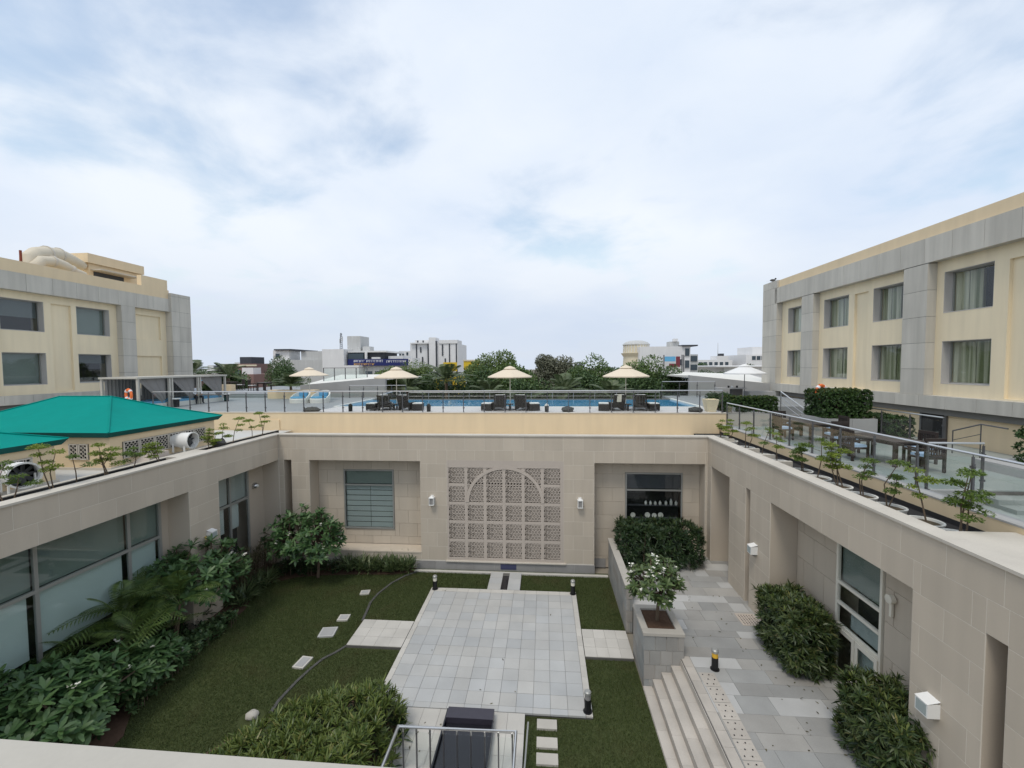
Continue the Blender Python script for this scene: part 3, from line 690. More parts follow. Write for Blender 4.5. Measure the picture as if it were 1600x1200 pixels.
# ================================================================== HOTEL WINGS
def pleats(y0, y1, z0, z1, x, amp=.11, pitch=.3):
    mb = MB(); n = max(4, int((y1-y0)/pitch*2)); vs = []
    for i in range(n+1):
        yy = y0+(y1-y0)*i/n; xx = x+(amp if i % 2 else -amp)+random.uniform(-.012, .012); vs += [(xx, yy, z0), (xx, yy+random.uniform(-.02, .02), z1)]
    return mb.add(vs, [(2*i, 2*i+2, 2*i+3, 2*i+1) for i in range(n)])
def wing(root, s, Xf, ya, yb, wins, niches, pillars, tower, band, par, parwall, ledge, blank=()):
    """s: outward direction along X. Xf front plane of pillars and band; wall .4 behind it."""
    Xw = Xf-s*.4
    def X(a, b): return tuple(sorted((Xf-s*a, Xf-s*b)))     # depth behind the front plane
    holes = [(a, b, z0, z1) for a, b, z0, z1, *_ in wins]
    core = MB()
    for a0, a1, b0, b1 in rects_minus((ya, yb, ledge[1], band[1]), holes+[(a, b, c, d) for a, b, c, d in niches]): core.box(*X(.4, .8), a0, a1, b0, b1)
    for a, b, c, d in niches: core.box(*X(.52, .8), a-.01, b+.01, c-.01, d+.01)
    core.box(*X(1.35, 13), ya, yb, 5.3, band[1]-.1)
    for a0, a1, b0, b1 in rects_minus((ya, yb, 5.3, band[1]-.1), holes): core.box(*X(.79, 1.36), a0, a1, b0, b1)
    core.build('wall', 'yellow', root, world=True)
    pw_ = MB().box(*X(.12, .45), ya, yb, band[1], par)
    for a, b, h in parwall: pw_.box(*X(.13, .47), a, b, par, h)
    pw_.box(*X(12, 12.3), ya, yb, band[1]-.2, par); pw_.build('parapet', 'beige', root, world=True)
    yy = ya
    while yy < yb-.05:                                      # coping band of cast panels
        y1 = min(yy+1.28, yb); piece('concrete_panel', 'concrete', *X(0, .6), yy+.006, y1-.006, band[0], band[1], root); yy = y1
    yy = ya
    while yy < yb-.05:
        y1 = min(yy+1.28, yb); piece('concrete_panel', 'concrete', *X(-.04, .9), yy+.005, y1-.005, ledge[0], ledge[1], root); yy = y1
    MB().box(*X(.02, .58), ya, yb, band[0]+.02, band[1]-.02).box(*X(-.02, .88), ya, yb, ledge[0]+.02, ledge[1]-.02).build('band_core', 'concrete_dark', root, world=True)
    MB().box(*X(.3, 1.1), ya, yb, ledge[0]-.3, ledge[0]).build('soffit_beam', 'soffit', root, world=True)
    for a, b in pillars:
        MB().box(*X(.02, .5), a+.015, b-.015, ledge[1], band[0]).build('pillar_core', 'concrete_dark', root, world=True)
        zz_ = ledge[1]
        while zz_ < band[0]-.05:
            z1 = min(zz_+1.17, band[0]); piece('concrete_panel', 'concrete', *X(.0, .5), a, b, zz_+.007, z1-.007, root); zz_ = z1
    if tower:
        a, b, dx, zt = tower; mid = a+(b-a)*.4
        MB().box(*X(-dx+.02, 3.0), a+.015, b-.015, 5.3, zt-.02).build('tower_core', 'concrete_dark', root, world=True)
        zz_ = 5.3
        while zz_ < zt-.05:
            z1 = min(zz_+1.17, zt)
            for q0, q1 in ((a, mid), (mid, b)): piece('concrete_panel', 'concrete', *X(-dx, .5), q0+(.006 if q0 == mid else 0), q1-(.006 if q0 == a else 0), zz_+.007, z1-.007, root)
            piece('concrete_panel', 'concrete', *X(.506, 3.0), a, a+.3, zz_+.007, z1-.007, root); zz_ = z1
    for a, b, z0, z1, kind in wins:
        rv = MB()                                           # grey lining of the deep reveal
        rv.box(*X(.41, .79), a-.004, a+.02, z0, z1).box(*X(.41, .79), b-.02, b+.004, z0, z1).box(*X(.41, .79), a+.02, b-.02, z1-.02, z1+.004).box(*X(.39, .79), a+.02, b-.02, z0-.004, z0+.02)
        rv.build('reveal', 'reveal', root, world=True)
        bls = []
        if kind == 'half': bls = [(a+.06, b-.06, z0+(z1-z0)*.45, z1-.06, 'blind_grey')]
        elif kind == 'full': bls = [(a+.06, b-.06, z0+.06, z1-.06, 'blind_green')]
        elif kind == 'open': bls = [(a+.06, b-.06, z1-.6, z1-.06, 'blind_green')]
        ax = ('+' if s > 0 else '-')+'x'
        wd = window(root, ax, Xf-s*.76, a+.02, b-.02, z0+.02, z1-.02, (), (), bls, 'glass_dark' if kind in ('half', 'open') else 'glass', 'alu', .045, dark='dark_int', depth=.5)
        if kind.startswith('cur'):
            f0, f1 = {'cur': (0, 1), 'curl': (.42, 1), 'curr': (0, .55)}[kind]
            for q in ((f0, (f0+f1)/2-.01), ((f0+f1)/2+.01, f1)):
                pleats(a+.05+(b-a-.1)*q[0], a+.05+(b-a-.1)*q[1], z0+.05, z1-.05, Xf-s*.98).build('curtain', 'curtain', wd, world=True)
B0, B1 = 13.52, 14.62
def w2(a, b, k1, k2): return [(a, b, 11.25, 13.02, k1), (a, b, 8.17, 10.02, k2)]
rwing = thing('hotel_wing', 'yellow hotel wing with grey pillars and curtained windows above the dining terrace', 'building', (17, 24, 5.5))
wing(rwing, -1, 17.0, 5, 32.6, w2(17.78, 19.83, 'curl', 'cur')+w2(21.74, 23.78, 'curl', 'cur')+w2(25.56, 27.70, 'cur', 'cur')+w2(29.5, 31.55, 'cur', 'cur')+w2(13.7, 15.7, 'cur', 'cur')+w2(9.7, 11.7, 'cur', 'cur'),
     [(24.12, 25.12, 7.7, 12.95), (16.3, 17.25, 7.7, 12.95)], [(20.16, 21.41), (28.11, 29.31), (12.0, 13.2)], (32.3, 34.25, .0, 15.2), (B0, B1), 15.16, [], (7.10, 7.64))
MB().box(17.5, 17.62, 5, 32.3, 5.3, 6.82).build('lower_wall', 'beige', rwing, world=True)
d = MB().box(17.44, 17.5, 19.62, 20.72, 5.56, 6.8).build('door', 'black', rwing, world=True)
MB().box(17.42, 17.5, 20.73, 20.82, 5.56, 6.8).box(17.42, 17.5, 19.52, 19.61, 5.56, 6.8).build('frame', 'steel_dark', d, world=True)
lwing = thing('hotel_wing', 'yellow hotel wing with roof ducts and blinds behind the green tents', 'building', (-29, 24, 5.5))
wing(lwing, 1, -29.0, 5, 30.8, w2(24.43, 26.46, 'full', 'open')+w2(20.66, 22.71, 'half', 'full')+w2(16.6, 18.6, 'cur', 'cur'),
     [(23.08, 24.14, 7.75, 12.98), (28.28, 30.25, 11.22, 12.98), (28.28, 30.25, 8.1, 9.98)], [(26.93, 27.91), (18.9, 20.2)], (30.72, 32.5, .12, 14.9), (B0-.08, B1-.2), 15.1, [(28.6, 30.7, 15.85)], (7.12, 7.62))
MB().box(-29.62, -29.5, 5, 30.7, 5.6, 6.85).build('lower_wall', 'soffit', lwing, world=True)
MB().box(-36, -31.6, 27.2, 30.9, 14.3, 16.42).build('penthouse', 'beige', lwing, world=True)
MB().box(-36.2, -31.4, 27.0, 31.1, 16.43, 17.07).build('penthouse_roof', 'beige', lwing, world=True)
MB().box(-31.6, -31.55, 27.5, 29.6, 15.3, 15.9).build('louvre', 'city_dark', lwing, world=True)
piece('canopy', 'coping', -31.55, -30.8, 27.3, 30.2, 15.95, 16.03, lwing)

# rooftop ducts
dk = thing('roof_duct', 'fat beige air duct bending over the roof edge of the wing behind the tents', 'duct', (-31.5, 24, 14.8))
MB().tube([(-31.9, 27.0, 16.2), (-31.6, 26.0, 16.35), (-31.4, 25.2, 16.42), (-31.2, 24.4, 16.30), (-31.1, 23.8, 16.1), (-31.0, 23.4, 15.8), (-31.0, 23.3, 14.8)], [.34, .42, .46, .46, .45, .44, .42], 14).build('duct', 'duct', dk, True, True)
MB().tube([(-30.3, 25.8, 15.25), (-30.35, 25.3, 15.35), (-30.4, 24.8, 15.6), (-30.45, 24.2, 15.75), (-30.5, 23.6, 15.65), (-30.5, 23.3, 15.3), (-30.5, 23.3, 14.8)], [.22, .26, .3, .32, .32, .3, .3], 12).build('duct', 'duct', dk, True, True)
rg = MB()
for p_, q_, r_ in (((-31.43, 25.25, 16.42), (-31.41, 25.15, 16.42), .51), ((-31.22, 24.45, 16.31), (-31.2, 24.36, 16.3), .51), ((-30.46, 24.2, 15.75), (-30.46, 24.1, 15.75), .36), ((-30.36, 25.1, 15.43), (-30.37, 25.02, 15.48), .32)): rg.cyl(p_, q_, r_, n=14)
rg.build('flange', 'coping', dk, True, True)
tag(MB().cyl((-30.2, 22.35, 15.0), (-30.2, 22.35, 15.95), .06, n=8).build('vent_pipe', 'rust'), 'rusty brown vent pipe standing by the roof ducts', 'pipe')

# ================================================================== POOL DECK
deck = struct(MB().box(-29.2, 8.9, 21.12, 24.1, 6.28, 6.7).box(-29.2, -12.5, 24.1, 31.4, 6.28, 6.7).box(8.8, 12.28, 24.1, 31.4, 6.28, 6.7).build('pool_deck', 'pooldeck'), 'grey tiled deck round the swimming pool')
struct(MB().box(-12.3, 8.86, 21.3, 24.02, 6.70, 6.706).build('deck_strip', 'paledeck'), 'pale paving strip between the pool and the glass railing')
struct(MB().box(-12.48, 8.78, 24.12, 29.7, 6.6, 6.64).build('pool_water', 'water'), 'blue swimming pool water')
struct(MB().box(-12.5, 8.8, 24.02, 24.14, 6.5, 6.725).box(8.7, 8.9, 24.14, 29.9, 6.5, 6.725).box(-12.6, -12.44, 24.14, 29.9, 6.5, 6.725).build('pool_rim', 'white_resin'), 'pale rim of the swimming pool')
struct(MB().box(-12.5, 8.8, 29.7, 30.1, 6.3, 6.68).build('pool_weir', 'concrete_dark'), 'dark overflow edge of the swimming pool')
dwl = thing('deck_wall', 'long plain beige wall carrying the pool deck railing', 'wall', (-5, 21.05, 5.4))
MB().box(-29.2, 8.86, 21.0, 21.11, 5.3, 6.69).build('wall', 'beige', dwl, world=True)
MB().box(-29.2, 8.9, 20.97, 21.3, 6.69, 6.715).build('coping', 'coping', dwl, world=True)
MB().box(-14.95, -13.9, 20.94, 21.0, 5.7, 6.32).build('access_panel', 'beige', dwl, world=True)
gwl = thing('deck_wall', 'grey panelled end wall of the pool deck behind the first potted trees', 'wall', (10.6, 21.05, 5.4))
for i in range(3): piece('wall_panel', 'greystone', 8.9+i*1.16+.004, 8.9+(i+1)*1.16-.004, 20.98, 21.10, 5.3, 6.66, gwl)

POSTS = {}
def rail_run(root, a, b, zb, h, spacing=1.07, bar_r=.026, post='steel_dark', panes=True, inset=.05, midbars=()):
    """glass balustrade between two points along X or Y: posts, handrail, panes"""
    ax = 0 if abs(b[0]-a[0]) > abs(b[1]-a[1]) else 1; L = abs(b[ax]-a[ax]); sg = 1 if b[ax] > a[ax] else -1; n = max(1, round(L/spacing))
    key = (round(h, 2), post)
    if key not in POSTS:
        mb = MB().box(-.012, .012, -.022, .022, 0, h-.06).box(-.03, -.018, -.022, .022, 0, h-.2).cyl((0, 0, h-.06), (0, 0, h), .008, n=6).box(-.05, .05, -.04, .04, -.002, .012)
        for z in (.2, h-.3): mb.box(-.05, .05, -.016, .016, z, z+.05)
        me_o = mb.build('post', post); POSTS[key] = me_o.data; bpy.data.objects.remove(me_o)
    for i in range(n+1):
        o = bpy.data.objects.new('post', POSTS[key]); C.objects.link(o); o.parent = root
        p = [a[0], a[1], zb]; p[ax] = a[ax]+sg*L*i/n
        o.location = Vector(p)-root.location; o.rotation_euler = (0, 0, 0 if ax == 0 else math.pi/2)
    MB().tube([(a[0], a[1], zb+h), (b[0], b[1], zb+h)], bar_r, 8).build('handrail', 'steel', root, True, True)
    for z in midbars: MB().tube([(a[0], a[1], zb+z), (b[0], b[1], zb+z)], .014, 6).build('mid_rail', 'steel', root, True, True)
    if panes:
        for i in range(n):
            u0_, u1_ = a[ax]+sg*L*i/n, a[ax]+sg*L*(i+1)/n; u0_, u1_ = min(u0_, u1_)+inset, max(u0_, u1_)-inset
            if ax == 0: piece('glass_pane', 'glass', u0_, u1_, a[1]-.005, a[1]+.005, zb+.08, zb+h-.12, root)
            else: piece('glass_pane', 'glass', a[0]-.005, a[0]+.005, u0_, u1_, zb+.08, zb+h-.12, root)
g = thing('glass_railing', 'long glass railing along the near edge of the pool deck', 'railing', (-5, 21.18, 6.7))
rail_run(g, (-21.2, 21.18), (8.7, 21.18), 6.712, 1.09)
g = thing('glass_railing', 'slanting glass railing of the dining terrace above the potted trees', 'railing', (8.72, 13, 6.1))
rail_run(g, (8.72, 6.6), (8.72, 20.7), 6.16, 1.07, 1.25)
g = thing('pool_railing', 'steel bar railing behind the far edge of the pool', 'railing', (0, 31.2, 6.2))
rail_run(g, (-10.3, 31.2), (8.4, 31.2), 6.2, .88, 1.5, .022, 'steel', False, midbars=(.3, .6))
g = thing('glass_railing', 'short glass railing at the pool corner below the near-left parasol', 'railing', (-12, 30.9, 6.7))
rail_run(g, (-14.8, 30.9), (-10.4, 30.9), 6.7, .95, 1.1, .02)
g = thing('glass_railing', 'glass railing at the far end of the pool beside the grey canopy wall', 'railing', (9, 31, 6.7))
rail_run(g, (8.5, 31.0), (12.2, 31.0), 6.7, 1.15, 1.2, .022)
g = thing('handrail', 'steel handrail going down into the pool behind the leftmost loungers', 'handrail', (-9.5, 24.6, 6.7))
MB().tube([(-9.9, 24.3, 6.7), (-9.9, 24.3, 7.35), (-8.9, 24.5, 7.62), (-8.6, 24.5, 7.55), (-8.6, 24.5, 6.7)], .022, 8).build('bar', 'steel', g, True, True)

# ---- parasols
def parasol(label, loc, r_=1.2, cv='canvas', rz=.2, hgt=2.36, n=8, pole='ivory', base=True):
    t = thing('parasol', label, 'parasol', loc, rz, 'parasols round the pool')
    mb = MB(); ze, zt = hgt-.56, hgt-.1
    def rim(k, rr_, z, sag=0): 
        return [(rr_*math.cos(2*math.pi*i/(2*n)), rr_*math.sin(2*math.pi*i/(2*n)), z-(sag if i % 2 else 0)) for i in range(2*n)]
    mb.v = [(v[0]*(1-.035*(i % 2)), v[1]*(1-.035*(i % 2)), v[2]) for rr_, z in ((.12, zt), (r_*.5, (ze+zt)/2+.035), (r_, ze), (r_*.995, ze-.055)) for i, v in enumerate(rim(0, rr_, z))]
    k = 2*n; mb.f = [(a*k+i, a*k+(i+1) % k, (a+1)*k+(i+1) % k, (a+1)*k+i) for a in range(3) for i in range(k)]
    cpy = mb.build('canopy', cv, t)
    MB().lathe([(.34, zt-.05), (.25, zt+.03), (.1, zt+.085), (.02, zt+.11)], n=16).build('vent_cap', cv, t, True)
    MB().cyl((0, 0, 0), (0, 0, zt+.1), .022, n=8).build('pole', pole, t)
    for i in range(n):
        a = 2*math.pi*i/n; c, s_ = math.cos(a), math.sin(a)
        MB().bar((.05*c, .05*s_, zt-.06), (r_*.97*c, r_*.97*s_, ze-.02), .018, .022).build('rib', pole, t)
    if base: MB().lathe([(.28, 0), (.28, .05), (.06, .09), (.035, .3), (.0, .3)], n=14).build('base', 'steel_dark', t, True)
    return t
parasol('cream parasol over the leftmost pair of dark loungers', (-8.1, 22.5, 6.7))
parasol('cream parasol over the middle pair of dark loungers', (-1.83, 22.5, 6.7))
parasol('cream parasol over the rightmost pair of dark loungers', (4.3, 22.5, 6.7), 1.24)
parasol('cream parasol near the two white daybeds and the potted palm', (-16.4, 28.2, 6.7), 1.26, rz=.5)
parasol('white parasol on the upper deck beside the curtained wing', (12.3, 26.8, 6.72), 1.22, 'canvas_white', .1, pole='steel_dark')

# ---- loungers
def lounger(label, loc, rz, first=[None]):
    if first[0] is None:
        t = thing('sun_lounger', label, 'sun lounger', loc, rz, 'dark wicker loungers by the pool')
        MB().box(-.32, .32, -.1, 1.3, .16, .28).box(-.34, .34, 1.3, 1.34, .05, .28).build('seat_frame', 'wicker', t)
        bk = MB()
        for i in range(9): bk.bar((-.30+.075*i, -.11, .2), (-.30+.075*i, -.34, .84), .062, .03, (0, 1, 0))
        bk.bar((-.34, -.345, .82), (.34, -.345, .82), .06); bk.build('backrest', 'wicker', t)
        MB().box(-.28, .28, -.05, 1.28, .281, .34).build('seat_pad', 'towel', t)
        MB().bar((0, -.06, .33), (0, -.27, .86), .5, .05, (0, 1, 0)).build('back_pad', 'towel', t)
        for x in (-.3, .3):
            for y_ in (-.06, 1.26): MB().box(x-.03, x+.03, y_-.03, y_+.03, 0, .16).build('leg', 'wicker', t)
            MB().box(x-.035, x+.035, -.14, .5, .06, .44).build('side_panel', 'wicker', t)
        first[0] = t; return t
    return dup(first[0], loc, rz, label)
for nm, cx in (('leftmost', -8.1), ('middle', -1.83), ('rightmost', 4.3)):
    lounger('dark wicker lounger on the left of the %s parasol by the railing' % nm, (cx-.52, 22.0, 6.71), R(13), )
    lounger('dark wicker lounger on the right of the %s parasol by the railing' % nm, (cx+.64, 22.0, 6.71), R(-13))
    for sd_, sx in (('left', -1.2), ('right', 1.3)):
        t = thing('wicker_ottoman', 'low dark wicker ottoman %s of the lounger pair under the %s parasol' % (sd_, nm), 'ottoman', (cx+sx, 22.15, 6.71), R(6*sx), 'dark ottomans beside the loungers')
        MB().box(-.27, .27, -.3, .3, .05, .36).build('body', 'wicker', t); MB().box(-.25, .25, -.28, .28, .361, .41).build('pad', 'towel', t)
        for x in (-.23, .23):
            for y_ in (-.26, .26): MB().box(x-.025, x+.025, y_-.025, y_+.025, 0, .05).build('foot', 'wicker', t)
    t = thing('side_table', 'low round table between the two loungers of the %s parasol' % nm, 'table', (cx+.02, 22.0, 6.71), 0, 'low tables between loungers')
    MB().lathe([(.2, .32), (.2, .36), (0, .36)], n=14).build('top', 'wicker', t); MB().cyl((0, 0, 0), (0, 0, .33), .05, .05).build('leg', 'wicker', t)
for lb, x, m_ in (('pale towel draped over a lounger of the rightmost parasol', 4.02, 'ivory'),):
    o = MB().bar((x-.2, 21.72, 7.2), (x-.2, 21.62, 7.58), .22, .05, (0, 1, 0)).build('towel', m_); tag(o, lb, 'towel')
def rock(label, x, y_, z, r_, sc=(1.3, 1, .6)):
    o = MB().blob((0, 0, 0), r_, sc, 10, 6, .16).build('boulder', 'rock', smooth=True); o.location = (x, y_, z); return tag(o, label, 'boulder', 'dark boulders on the pool deck')
rock('dark boulder on the deck between the middle and rightmost loungers', 1.2, 21.6, 6.82, .26)
rock('dark boulder at the deck edge left of the small white bin', -12.4, 21.5, 6.8, .3, (1.5, 1, .5))
rock('dark boulder beside the tapered yellow pot', 7.55, 21.6, 6.8, .26, (1.4, 1, .6))
for lb, x in (('small dark deck bin left of the middle loungers', -6.05), ('small dark deck bin with white lid right of the middle loungers', -.02+.15), ('small dark deck bin near the leftmost loungers', -12.9+2.6)):
    t = thing('deck_bin', lb, 'bin', (x, 21.55, 6.71), 0, 'small bins on the pool deck')
    MB().cyl((0, 0, 0), (0, 0, .3), .1, .11, 12).build('body', 'black', t, True); MB().lathe([(.115, .3), (.115, .33), (.03, .42), (0, .42)], n=12).build('lid', 'white_resin' if 'lid' in lb else 'black', t, True)
t = thing('flower_pot', 'tapered square yellow pot at the corner of the pool deck', 'pot', (8.35, 21.75, 6.71))
MB().add([(-.2,-.2,0),(.2,-.2,0),(.2,.2,0),(-.2,.2,0),(-.31,-.31,.62),(.31,-.31,.62),(.31,.31,.62),(-.31,.31,.62),(-.27,-.27,.62),(.27,-.27,.62),(.27,.27,.62),(-.27,.27,.62),(-.25,-.25,.5),(.25,-.25,.5),(.25,.25,.5),(-.25,.25,.5)],
         [(0,3,2,1),(0,1,5,4),(1,2,6,5),(2,3,7,6),(3,0,4,7),(4,5,9,8),(5,6,10,9),(6,7,11,10),(7,4,8,11),(8,9,13,12),(9,10,14,13),(10,11,15,14),(11,8,12,15),(12,13,14,15)]).build('body', 'yellow', t)

# ---- cabanas along the left of the deck
cab = thing('cabana', 'row of three open cabanas with white posts and grey curtains on the pool deck', 'cabana', (-24, 25.2, 6.7))
for yq in (21.9, 23.88, 24.06, 26.0, 26.18, 28.35):
    piece('post', 'post_grey', -22.87, -22.75, yq-.05, yq+.05, 6.7, 8.48, cab); piece('post', 'post_grey', -25.06, -24.94, yq-.05, yq+.05, 6.7, 8.48, cab)
MB().box(-25.1, -22.7, 21.8, 28.45, 8.48, 8.58).build('roof', 'post_grey', cab, world=True)
for y0_, y1_ in ((21.97, 23.82), (24.12, 25.94), (26.24, 28.28)):
    pleats(y0_, y1_, 6.75, 8.46, -24.88, .03, .2).build('back_curtain', 'curtain_grey', cab, world=True)
    mb = MB(); n = 8; vs = []
    for i in range(n+1):                                    # tied-back side curtain
        t_ = i/n; wv = .03*math.sin(i*2.2)
        vs += [(-22.95+wv, y1_-.05-.02*i, 8.46), (-22.95+wv, y1_-.05-(1-t_)*.12-t_*(.9), 7.1+.0*t_)] if False else [(-22.95+wv, y0_+(y1_-y0_)*t_, 8.46), (-22.95+wv, y1_-.28*(1-t_)-.02, 7.25-.25*(1-t_))]
    mb.add(vs, [(2*i, 2*i+2, 2*i+3, 2*i+1) for i in range(n)]).build('tied_curtain', 'curtain_grey', cab, world=True)
    pc = MB().box(-24.8, -22.9, y0_+.05, y1_-.05, 6.7, 6.98).build('daybed_base', 'white_resin', cab, world=True)
    MB().box(-24.75, -22.95, y0_+.1, y1_-.1, 6.981, 7.12).build('mattress', 'mattress', pc, world=True)
for lb, y_ in (('small dark table with white tray by the first cabana post', 23.95), ('small dark table with white tray by the last cabana post', 28.0)):
    t = thing('side_table', lb, 'table', (-22.45, y_, 6.7), 0, 'trays beside the cabanas')
    MB().cyl((0, 0, 0), (0, 0, .48), .14, .16, 10).build('body', 'black', t, True); MB().cyl((0, 0, .481), (0, 0, .53), .24, n=14).build('tray', 'towel', t, True)

# seated person
def person(loc, rz):
    V = [(0,0,.46),(0,.02,.62),(0,.0,.82),(0,-.03,1.0),(0,-.05,1.08),(0,-.09,1.20),
         (.17,.0,.97),(.24,-.12,.72),(.14,-.34,.60),(-.17,.0,.97),(-.25,-.10,.72),(-.13,-.34,.58),
         (.1,.0,.45),(.17,-.42,.47),(.16,-.44,.10),(.17,-.58,.05),(-.1,0,.45),(-.17,-.42,.46),(-.2,-.40,.10),(-.22,-.54,.05),(.08,-.42,.57),(-.08,-.42,.56)]
    E = [(0,1),(1,2),(2,3),(3,4),(4,5),(3,6),(6,7),(7,8),(3,9),(9,10),(10,11),(0,12),(12,13),(13,14),(14,15),(0,16),(16,17),(17,18),(18,19),(8,20),(11,21)]
    rad = [.15,.135,.15,.12,.055,.098,.075,.055,.038,.075,.055,.038,.105,.075,.05,.04,.105,.075,.05,.04,.03,.03]
    me = bpy.data.meshes.new('person'); me.from_pydata(V, E, []); o = bpy.data.objects.new('person', me); C.objects.link(o)
    o.modifiers.new('skin', 'SKIN'); o.modifiers.new('sub', 'SUBSURF').levels = 1
    for i, r_ in enumerate(rad): me.skin_vertices[0].data[i].radius = (r_, r_)
    me.skin_vertices[0].data[0].use_root = True
    bpy.context.view_layer.update()
    ev = o.evaluated_get(bpy.context.evaluated_depsgraph_get()); nm = bpy.data.meshes.new_from_object(ev)
    bpy.data.objects.remove(o); nm.materials.clear()
    for k in ('skin', 'shirt', 'trousers', 'hair'): nm.materials.append(MATS[k])
    for p in nm.polygons:
        c = p.center; p.use_smooth = True
        p.material_index = 1 if c.z > .56 and c.z < 1.04 and not (c.y < -.30) else 2 if c.z <= .56 and c.z > .08 and not (c.y < -.36 and c.z > .52) else 3 if c.z <= .08 or (c.z > 1.2 or (c.z > 1.12 and c.y > -.08)) else 0
    o = bpy.data.objects.new('person', nm); C.objects.link(o); o.location = loc; o.rotation_euler = (0, 0, rz)
    return tag(o, 'person in white shirt and dark trousers sitting on a cabana daybed', 'person')
person((-22.95, 26.06, 6.72), R(62))

# white curved daybeds
def daybed(label, loc):
    t = thing('daybed', label, 'daybed', loc, R(-8), 'white shell daybeds by the pool'); n = 14
    MB().lathe([(.62, 0), (.64, .26), (.60, .30), (0, .30)], n=22).build('base', 'white_resin', t, True)
    MB().lathe([(.57, .301), (.58, .37), (.52, .40), (0, .40)], n=22).build('mattress', 'mattress', t, True)
    mb = MB(); vs = []
    for i in range(n+1):
        a = R(-15)+R(210)*i/n; h = .34+.46*math.sin(math.pi*i/n)
        for rr_ in (.65, .585): vs += [(rr_*math.cos(a), rr_*math.sin(a), .2), (rr_*math.cos(a), rr_*math.sin(a), h)]
    mb.add(vs, [f for i in range(n) for f in ((4*i, 4*i+4, 4*i+5, 4*i+1), (4*i+2, 4*i+3, 4*i+7, 4*i+6), (4*i+1, 4*i+5, 4*i+7, 4*i+3))]).build('shell', 'white_resin', t)
    MB().box(-.3, .3, .30, .46, .41, .66).build('cushion', 'mattress', t); return t
daybed('white curved daybed with blue mattress nearer the cabanas', (-16.35, 26.9, 6.7))
daybed('white curved daybed with blue mattress nearer the pool', (-15.0, 27.0, 6.7))

# raised dining corner behind
struct(MB().box(-29.2, -19.6, 31.5, 44, 5.5, 7.0).box(-29.2, -19.6, 31.2, 31.5, 6.3, 6.86).build('upper_deck', 'pooldeck'), 'raised grey deck with dining chairs behind the cabanas')
def dchair(label, loc, rz, first=[None], gr='dark chairs on the upper deck'):
    if first[0] is None:
        t = thing('dining_chair', label, 'chair', loc, rz, gr)
        MB().box(-.25, .25, -.25, .25, .38, .46).build('seat', 'teak', t); MB().box(-.24, .24, -.24, .24, .461, .51).build('cushion', 'towel', t)
        bk = MB().box(-.25, .25, .22, .26, .9, 1.0)
        for i in range(6): bk.box(-.235+i*.088, -.205+i*.088, .225, .255, .46, .9)
        bk.build('backrest', 'teak', t)
        for x in (-.22, .22):
            for y_ in (-.22, .23): MB().box(x-.025, x+.025, y_-.025, y_+.025, 0, .38).build('leg', 'teak', t)
            MB().box(x-.03, x+.03, -.25, .25, .62, .66).box(x-.02, x+.02, -.24, -.2, .46, .62).build('armrest', 'teak', t)
        first[0] = t; return t
    return dup(first[0], loc, rz, label, gr)
def dtable(label, loc, L=1.6, W=.9, gr='dark dining tables', rz=0):
    t = thing('dining_table', label, 'table', loc, rz, gr); n = 7
    for i in range(n): MB().box(-W/2+W*i/n+.004, -W/2+W*(i+1)/n-.004, -L/2, L/2, .70, .745).build('slat', 'tabletop', t)
    MB().box(-W/2+.06, W/2-.06, -L/2+.06, L/2-.06, .62, .70).build('apron', 'teak', t)
    for x in (-1, 1):
        for y_ in (-1, 1): MB().box(x*(W/2-.1)-.045, x*(W/2-.1)+.045, y_*(L/2-.1)-.045, y_*(L/2-.1)+.045, 0, .62).build('leg', 'teak', t)
    return t
dtable('dark dining table on the upper deck behind the cabanas', (-29.4, 37.2, 7.0), 1.0, .9)
dtable('dark dining table on the upper deck by the potted palm', (-24.9, 35.6, 7.0), 1.0, .9)
dchair('dark chair with white cushion left of the upper deck steps', (-28.2, 37.0, 7.0), R(-80))
dchair('tall dark chair on the upper deck beside the potted palm', (-25.9, 35.4, 7.0), R(100))
o = MB().box(-27.9, -26.7, 33.9, 34.4, 7.0, 7.62).build('planter_block', 'beige'); tag(o, 'low beige planter block on the upper deck', 'planter')
# canopy roofs over the hotel front beyond the pool
for nm, lb, pts in (('front_canopy', 'pale sloping canopy roof with grey fascia left of the palms', [(-12.8, 8.18), (-20.0, 7.60)]), ('front_canopy', 'pale sloping canopy roof with grey fascia behind the upper right deck', [(11.1, 8.25), (18.6, 7.42)])):
    (xa, za), (xb, zb) = pts; t = thing(nm, lb, 'canopy', (xa, 33.2, 6))
    MB().add([(xa,33,5.2),(xb,33,5.2),(xb,33,zb),(xa,33,za),(xa,33.3,5.2),(xb,33.3,5.2),(xb,33.3,zb),(xa,33.3,za)], [(0,1,2,3),(4,7,6,5),(0,3,7,4),(1,5,6,2),(3,2,6,7),(0,4,5,1)]).build('fascia', 'greystone', t, world=True)
    MB().add([(xa,33.31,za-.02),(xb,33.31,zb-.02),(xb-(1 if xb < 0 else -1)*2,44,zb+.62),(xa+(-3 if xb < 0 else 3),44,za+.05),(xa,33.31,za-.2),(xb,33.31,zb-.2),(xb,44,zb+.4),(xa,44,za-.2)], [(0,1,2,3),(4,7,6,5),(0,3,7,4),(1,5,6,2),(3,2,6,7),(0,4,5,1)]).build('roof', 'white_resin', t, world=True)
g = thing('glass_screen', 'tall framed glass screen behind the parasol near the white daybeds', 'screen', (-17, 36, 7.5))
for i in range(5):
    piece('post', 'steel_dark', -19.6+i*1.0-.03, -19.6+i*1.0+.03, 35.97, 36.03, 7.6, 8.95, g)
    if i < 4: piece('pane', 'glass_green', -19.56+i*1.0, -18.64+i*1.0, 35.995, 36.005, 7.65, 8.9, g)
piece('top_rail', 'steel_dark', -19.63, -15.57, 35.97, 36.03, 8.951, 9.0, g)
